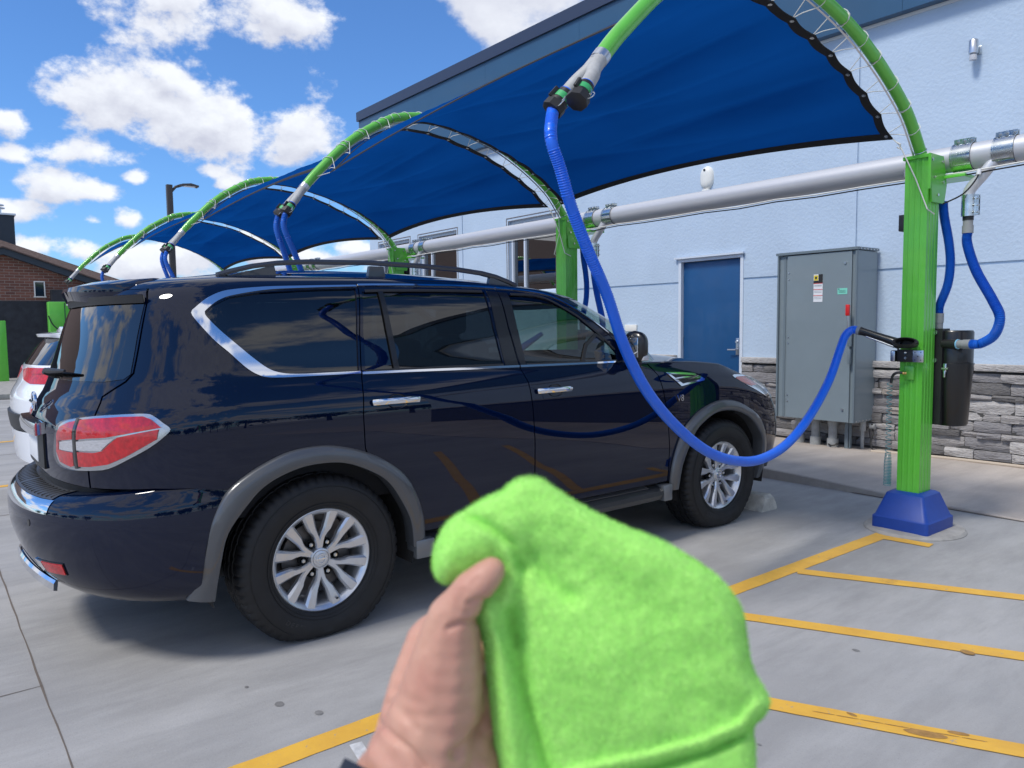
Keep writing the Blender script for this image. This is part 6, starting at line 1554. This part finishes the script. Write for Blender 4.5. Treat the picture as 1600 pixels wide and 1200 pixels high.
for i in range(-20, 21):
    sd = 1 if i >= 0 else -1; a = .2+.50*abs(i)/20; p = Vector(w_xyz(a, 1.70, sd)); q = Vector(w_xyz(a, 1.64, sd)); d = Vector((0, -1, 0))*(.15-.08*(abs(i)/20)**2)
    rows.append([p-Vector(WO)+Vector((0, .03, .012)), p+d-Vector(WO)+Vector((0, 0, -.008)), p+d-Vector(WO)+Vector((0, .01, -.035)), q-Vector(WO)])
mb = MB(); mb.grid(rows); mb.build('spoiler', M['white_paint'], wc, sharp=40)
mb = MB(); mb.box(-.85, .85, .95+WYO-.6-3, 3.8-3, .25, .5); mb.build('underbody', M['dark'], wc, sharp=0)
for sx in (1, -1):
    for yy in (1.62, 4.0):
        c = copy_tree(w0, wc); c.location = (0, 0, 0); c.scale = (.9, .9, .9)
        c.matrix_local = Matrix.Translation((sx*.78, yy-3, .33)) @ (Matrix.Rotation(math.pi, 4, 'Z') if sx < 0 else Matrix.Identity(4)) @ Matrix.Scale(.9, 4)
mb = MB(); mb.grid([[Vector(w_xyz(3.9+.04*i, w, 1))-Vector(WO) for i in range(50)] for w in (.3, .7, 1.0, 1.18)]); mb.grid([[Vector(w_xyz(3.9+.04*i, w, -1))-Vector(WO) for i in range(50)] for w in (.3, .7, 1.0, 1.18)])
mb.build('nose', M['white_paint'], wc, sharp=60)
# ------------------------------------------------------------------ trees standing far off on the open side of the lot
M['leaf'] = mat('far foliage', (.045, .075, .028), .8, var=.4, vscale=2)
M['bark'] = mat('bark', (.09, .07, .05), .9)
def tree(x, y, h, w, lbl, rnd):
    t = empty('tree', (x, y, 0)); tag(t, lbl, 'tree', 'trees across the open side of the lot')
    mb = MB(); mb.tube([(0, 0, 0), (.1, 0, h*.3), (.0, .1, h*.6)], [.28, .2, .1], 8)
    for k in range(5):
        a = rnd.uniform(0, 6.28); mb.tube([(.05, 0, h*.35), (w*.3*math.cos(a), w*.3*math.sin(a), h*.7)], [.1, .04], 6)
    mb.build('trunk', M['bark'], t)
    mb = MB(); cl = []
    for k in range(26): 
        a = rnd.uniform(0, 6.28); r = w*.42*rnd.random()**.5; cl.append((r*math.cos(a), r*math.sin(a), h*rnd.uniform(.38, .9), w*rnd.uniform(.12, .22)))
    for cx, cy, cz, cr in cl:
        for j in range(46):
            d = Vector((rnd.gauss(0, 1), rnd.gauss(0, 1), rnd.gauss(0, 1))).normalized()*cr*rnd.uniform(.6, 1.1); p = Vector((cx, cy, cz))+d; u = Vector((rnd.gauss(0, 1), rnd.gauss(0, 1), rnd.gauss(0, 1))).normalized()*.28; v = u.cross(Vector((rnd.gauss(0, 1), rnd.gauss(0, 1), rnd.gauss(0, 1)))).normalized()*.22
            mb.add([p-u, p-v, p+u, p+v], [(0, 1, 2, 3)])
    mb.build('crown', M['leaf'], t, sharp=0, fix=False)
rnd = random.Random(5)
for k in range(16):
    tree(52+rnd.uniform(-4, 8), 62-7.2*k+rnd.uniform(-2, 2), rnd.uniform(4, 7), rnd.uniform(6, 10), 'broad green tree in the far row across the open side of the lot', rnd)
for k in range(6):
    tree(-8-11*k, -58+rnd.uniform(-4, 4), rnd.uniform(5, 8), rnd.uniform(7, 10), 'broad green tree in the far row across the open side of the lot', rnd)
# ------------------------------------------------------------------ the hand and the cloth it holds
def HL(px, py, d): return Vector(((px-800)/1188.0*d, -(py-600)/1188.0*d, -d))   # model space of the hand: metres from the eye that holds it up
HM = Matrix.Translation(CAM) @ VIEW.to_4x4(); HO = HM @ HL(690, 1060, .45)
def HW(px, py, d): return HM @ HL(px, py, d)
person = empty('person', HO); tag(person, 'person seen as one bare hand in a dark sleeve, gripping the green cloth', 'person')
def chain(bm, pts):
    """round cone chain"""
    for (a, ra), (b, rb) in zip(pts, pts[1:]):
        n = max(2, int((b-a).length/(min(ra, rb)*.35)))
        for k in range(n+1):
            t = k/n; m_ = Matrix.Translation(a.lerp(b, t)); r = ra+(rb-ra)*t
            bmesh.ops.create_icosphere(bm, subdivisions=2, radius=r, matrix=m_)
def K(px, py, d, r): return (HW(px, py, d)-HO, r*d/1188.0)
bm = bmesh.new()
chain(bm, [K(520, 1560, .40, 120), K(600, 1340, .45, 108), K(640, 1240, .462, 98), K(666, 1165, .462, 82), K(686, 1100, .460, 72), K(696, 1045, .456, 62), K(702, 1000, .452, 51), K(707, 966, .448, 41), K(721, 943, .444, 33), K(737, 922, .441, 32), K(757, 903, .440, 27.5), K(769, 891, .441, 22.5)])
chain(bm, [K(640, 1240, .470, 90), K(720, 1200, .475, 72), K(745, 1260, .475, 70), K(700, 1330, .47, 80)])
chain(bm, [K(700, 1180, .470, 70), K(730, 1130, .478, 52), K(735, 1080, .482, 50)])
# back of the hand towards the knuckles, behind the cloth
chain(bm, [K(650, 1160, .475, 70), K(665, 1080, .488, 62), K(680, 1010, .498, 50)])
chain(bm, [K(700, 1170, .485, 62), K(715, 1110, .500, 55)])
for (x0, y0, L_) in ((690, 985, 1.0), (705, 1035, 1.08), (718, 1085, 1.02), (730, 1132, .85)):
    chain(bm, [K(x0-10, y0+10, .500, 38), K(x0+10, y0-8, .522, 30), K(x0+10+62*L_, y0-22, .534, 26), K(x0+14+105*L_, y0-8, .520, 24), K(x0+14+122*L_, y0+2, .500, 22)])
me = bpy.data.meshes.new('tmp'); bm.to_mesh(me); bm.free()
tmp = bpy.data.objects.new('tmp', me); COL.objects.link(tmp)
md = tmp.modifiers.new('r', 'REMESH'); md.mode = 'VOXEL'; md.voxel_size = .0016
ms = tmp.modifiers.new('s', 'SMOOTH'); ms.factor = .5; ms.iterations = 14
dg = bpy.context.evaluated_depsgraph_get(); me2 = bpy.data.meshes.new_from_object(tmp.evaluated_get(dg)); bpy.data.objects.remove(tmp); bpy.data.meshes.remove(me)
# skin folds: small valleys along the creases of the thumb joints, the ball of the thumb and the wrist
def hpx(v):
    q = HM.inverted() @ (v+HO); return (800+1188*q.x/-q.z, 600-1188*q.y/-q.z)
HMI = HM.inverted()
creases = [([(762, 940), (748, 938), (733, 944)], 5, .0022), ([(757, 947), (742, 950), (728, 958)], 4, .0010), ([(752, 968), (738, 974), (722, 974), (700, 982)], 5, .0024), ([(690, 968), (676, 990), (664, 1012)], 7, .0006),
           ([(590, 1128), (612, 1150), (640, 1172), (662, 1200)], 6, .0020), ([(632, 1120), (652, 1140)], 6, .0008), ([(768, 1118), (752, 1140), (734, 1162), (712, 1180)], 8, .0034), ([(745, 905), (738, 912)], 5, .0006), ([(724, 925), (716, 940), (714, 955)], 6, .0007),
           ([(618, 1080), (640, 1095), (665, 1100)], 8, .0006), ([(606, 1100), (640, 1118), (672, 1122)], 8, .0006)]
def pd(x, y, pl): return min(dseg((x, y), a, b) for a, b in zip(pl, pl[1:]))
me2.update()
nr = [v.normal.copy() for v in me2.vertices]
for v, n in zip(me2.vertices, nr):
    q = HMI @ (v.co+HO); px, py = 800+1188*q.x/-q.z, 600-1188*q.y/-q.z
    if q.z < -.475: continue
    h = 0
    for pl, s, A in creases:
        if abs(px-pl[0][0]) < 120 and abs(py-pl[0][1]) < 120:
            d = pd(px, py, pl); h -= A*math.exp(-(d/s)**2)
    v.co += n*h
def mat_skin():
    m = mat('hand skin', (.50, .255, .185), .52, sss=.18, bump=.25, bscale=420, bdist=.0006)
    nt = m.node_tree; b = nt.nodes['Principled BSDF']; L = nt.links; tc = nt.nodes.new('ShaderNodeTexCoord')
    n = nt.nodes.new('ShaderNodeTexNoise'); n.inputs['Scale'].default_value = 34; n.inputs['Detail'].default_value = 5; L.new(tc.outputs['Object'], n.inputs['Vector'])
    r = nt.nodes.new('ShaderNodeMapRange'); r.inputs['From Min'].default_value = .35; r.inputs['From Max'].default_value = .66; L.new(n.outputs['Fac'], r.inputs['Value'])
    x = nt.nodes.new('ShaderNodeMix'); x.data_type = 'RGBA'; L.new(r.outputs[0], x.inputs['Factor']); x.inputs[6].default_value = (.60, .33, .235, 1); x.inputs[7].default_value = (.54, .26, .19, 1)
    L.new(x.outputs[2], b.inputs['Base Color']); return m
me2.name = 'hand'; me2.materials.clear(); me2.materials.append(mat_skin()); me2.polygons.foreach_set('use_smooth', [True]*len(me2.polygons))
hand = bpy.data.objects.new('hand', me2); COL.objects.link(hand); hand.parent = person
M['sleeve'] = mat('dark navy knit sleeve', (.012, .018, .035), .9, bump=.5, bscale=420, bdist=.002)
mb = MB(); pts = [HW(x, y, d)-HO for x, y, d in ((645, 1240, .463), (612, 1315, .45), (560, 1440, .43), (500, 1600, .395), (420, 1800, .36))]
pts = catmull(pts, 6); mb.tube(pts, [(118+.0*i)*.455/1188 for i in range(len(pts))], 40); mb.tube([pts[0]+(pts[0]-pts[1])*.2, pts[1], pts[3]], .0470, 40); mb.build('sleeve', M['sleeve'], person)
# ---- the cloth
outl = [(677, 872), (682, 848), (700, 815), (730, 795), (762, 776), (785, 766), (800, 752), (822, 744), (846, 748), (872, 766), (915, 793), (975, 822), (1040, 848), (1100, 884), (1138, 918), (1160, 955), (1168, 1000), (1176, 1045), (1196, 1080), (1202, 1100), (1192, 1122), (1178, 1136), (1180, 1170), (1178, 1230), (1160, 1330), (1000, 1390), (850, 1380), (795, 1300), (778, 1200), (768, 1110), (760, 1040), (752, 990), (742, 962), (735, 935), (715, 912), (694, 912), (680, 898)]
outs = smooth2(outl, 5)
o2 = res2(outs, 6.0)
ridges = [  # polyline, half width px, height mm
    ([(690, 880), (720, 858), (760, 838), (795, 832)], 30, 6.5), ([(732, 806), (765, 822), (800, 846), (812, 880)], 9, -6.0), ([(800, 862), (808, 900), (800, 930), (790, 960)], 15, 5.0),
    ([(830, 868), (850, 900), (890, 930)], 16, -5.0), ([(758, 958), (778, 1010), (786, 1080), (800, 1180), (822, 1300)], 20, 7.5), ([(797, 960), (812, 1020), (822, 1080), (842, 1150), (868, 1230)], 13, -9.0), ([(775, 975), (800, 1035)], 6, -2.5),
    ([(818, 890), (805, 940), (812, 1000)], 12, -5.5), ([(790, 790), (850, 800), (930, 850), (1000, 880)], 45, 3.5), ([(950, 920), (1010, 985), (1060, 1020)], 50, -2.2), ([(870, 1010), (940, 1060), (1000, 1120)], 55, 2.2), ([(1060, 940), (1120, 1000), (1140, 1060)], 42, 2.2),
    ([(1190, 1098), (1160, 1132), (1100, 1158), (1020, 1180), (930, 1198), (870, 1215)], 9, 4.5), ([(1195, 1118), (1165, 1147), (1105, 1174), (1025, 1197), (935, 1216)], 8, -8.0), ([(842, 760), (880, 790), (905, 840)], 22, -2.0), ([(880, 880), (960, 900), (1040, 960)], 26, -1.6), ([(1000, 1050), (1060, 1090), (1140, 1100)], 30, -1.8)]
from mathutils import noise as mn
def cloth_h(x, y):
    ed = min(dseg((x, y), a, b) for a, b in zip(outs_c, outs_c[1:])); k = min(1, ed/24.0); h = 8.5*math.sqrt(max(0, 1-(1-k)**2))
    for pl, s, A in ridges:
        d = pd(x, y, pl)
        if d < 3*s: h += A*math.exp(-(d/s)**2)*min(1, .25+ed/25.)
    h += 1.4*mn.noise(Vector((x/70., y/70., 3.))) + .8*mn.noise(Vector((x/22., y/22., 7.)))*k
    bulge = 11*math.exp(-(((x-980)/190.)**2+((y-1010)/170.)**2)); h += bulge*k
    return h*.001
outs_c = outs+[outs[0]]
cvs = list(o2); ces = [(i, (i+1) % len(o2)) for i in range(len(o2))]
yy = 740
row = 0
while yy < 1395:
    xx = 670+(3 if row % 2 else 0)
    while xx < 1210:
        if inside((xx, yy), o2) and min(dseg((xx, yy), o2[i-1], o2[i]) for i in range(0, len(o2)) if abs(o2[i][0]-xx) < 14 and abs(o2[i][1]-yy) < 14 or False) > 2.5 if any(abs(p[0]-xx) < 14 and abs(p[1]-yy) < 14 for p in o2) else inside((xx, yy), o2): cvs.append((xx, yy))
        xx += 6
    yy += 5.2; row += 1
rr = delaunay_2d_cdt([Vector(v) for v in cvs], ces, [], 2, 1e-6); V2 = rr[0]; F2 = [f for f in rr[2] if inside((sum(V2[i].x for i in f)/3, sum(V2[i].y for i in f)/3), o2)]
D0 = lambda x, y: .463-.012*min(1, max(0, (x-800)/300.))+.00002*(y-900)
CO2 = HW(950, 1000, .45)
hh = [cloth_h(v.x, v.y) for v in V2]
front = [HW(v.x, v.y, D0(v.x, v.y)-h)-CO2 for v, h in zip(V2, hh)]
back = []
for v, h in zip(V2, hh):
    e = min(1, h/.012) if h > 0 else 0
    back.append(HW(v.x, v.y, D0(v.x, v.y)+.010*max(0, min(1, e)))-CO2)
bset = {}
cnt = {}
for f in F2:
    for i in range(3):
        e = (f[i], f[(i+1) % 3]); cnt[e] = 1
bedge = [e for e in cnt if (e[1], e[0]) not in cnt]
nF = len(front); vs = front+back; fs = [tuple(f) for f in F2]+[tuple(i+nF for i in reversed(f)) for f in F2]+[(e[1], e[0], e[0]+nF, e[1]+nF) for e in bedge]
def mat_towel():
    m = mat('lime green microfibre', (.46, .92, .20), .95, var=.12, vscale=300, sheen=.6, bump=.7, bscale=900, bdist=.0012)
    nt = m.node_tree; b = nt.nodes['Principled BSDF']; b.inputs['Sheen Tint'].default_value = (.6, 1, .4, 1); return m
M['towel'] = mat_towel()
tw = empty('microfibre_cloth', CO2); tag(tw, 'plush lime green microfibre cloth held up in the hand', 'cloth')
me = bpy.data.meshes.new('cloth'); me.from_pydata(vs, [], fs); me.materials.append(M['towel']); me.polygons.foreach_set('use_smooth', [True]*len(fs)); me.update()
bm = bmesh.new(); bm.from_mesh(me); bmesh.ops.recalc_face_normals(bm, faces=bm.faces[:]); bm.to_mesh(me)
o = bpy.data.objects.new('cloth', me); COL.objects.link(o); o.parent = tw
# nap: short fibres standing on the front of the cloth
rn = random.Random(11); bm.faces.ensure_lookup_table(); faces = [f for f in bm.faces]; areas = [f.calc_area() for f in faces]; tot = sum(areas); fv = []; ff = []
NF = 130000
for f, ar in zip(faces, areas):
    c = f.calc_center_median(); q = HMI @ (c+CO2); py_ = 600-1188*q.y/-q.z
    if py_ > 1225: continue
    n = ar/tot*NF; n = int(n)+(1 if rn.random() < n-int(n) else 0); vs_ = [v.co for v in f.verts]
    for _ in range(n):
        a, b_ = rn.random(), rn.random()
        if a+b_ > 1: a, b_ = 1-a, 1-b_
        p = vs_[0]+(vs_[1]-vs_[0])*a+(vs_[2]-vs_[0])*b_; d = (f.normal+Vector((rn.gauss(0, .45), rn.gauss(0, .45), rn.gauss(0, .45)))).normalized()*rn.uniform(.0011, .0028)
        s = d.cross(Vector((rn.gauss(0, 1), rn.gauss(0, 1), rn.gauss(0, 1)))).normalized()*.00014; k = len(fv); fv += [p-s, p+s, p+d]; ff.append((k, k+1, k+2))
bm.free()
me = bpy.data.meshes.new('nap'); me.from_pydata(fv, [], ff); me.materials.append(M['towel']); me.update(); o = bpy.data.objects.new('nap', me); COL.objects.link(o); o.parent = tw; o['kind'] = 'stuff'
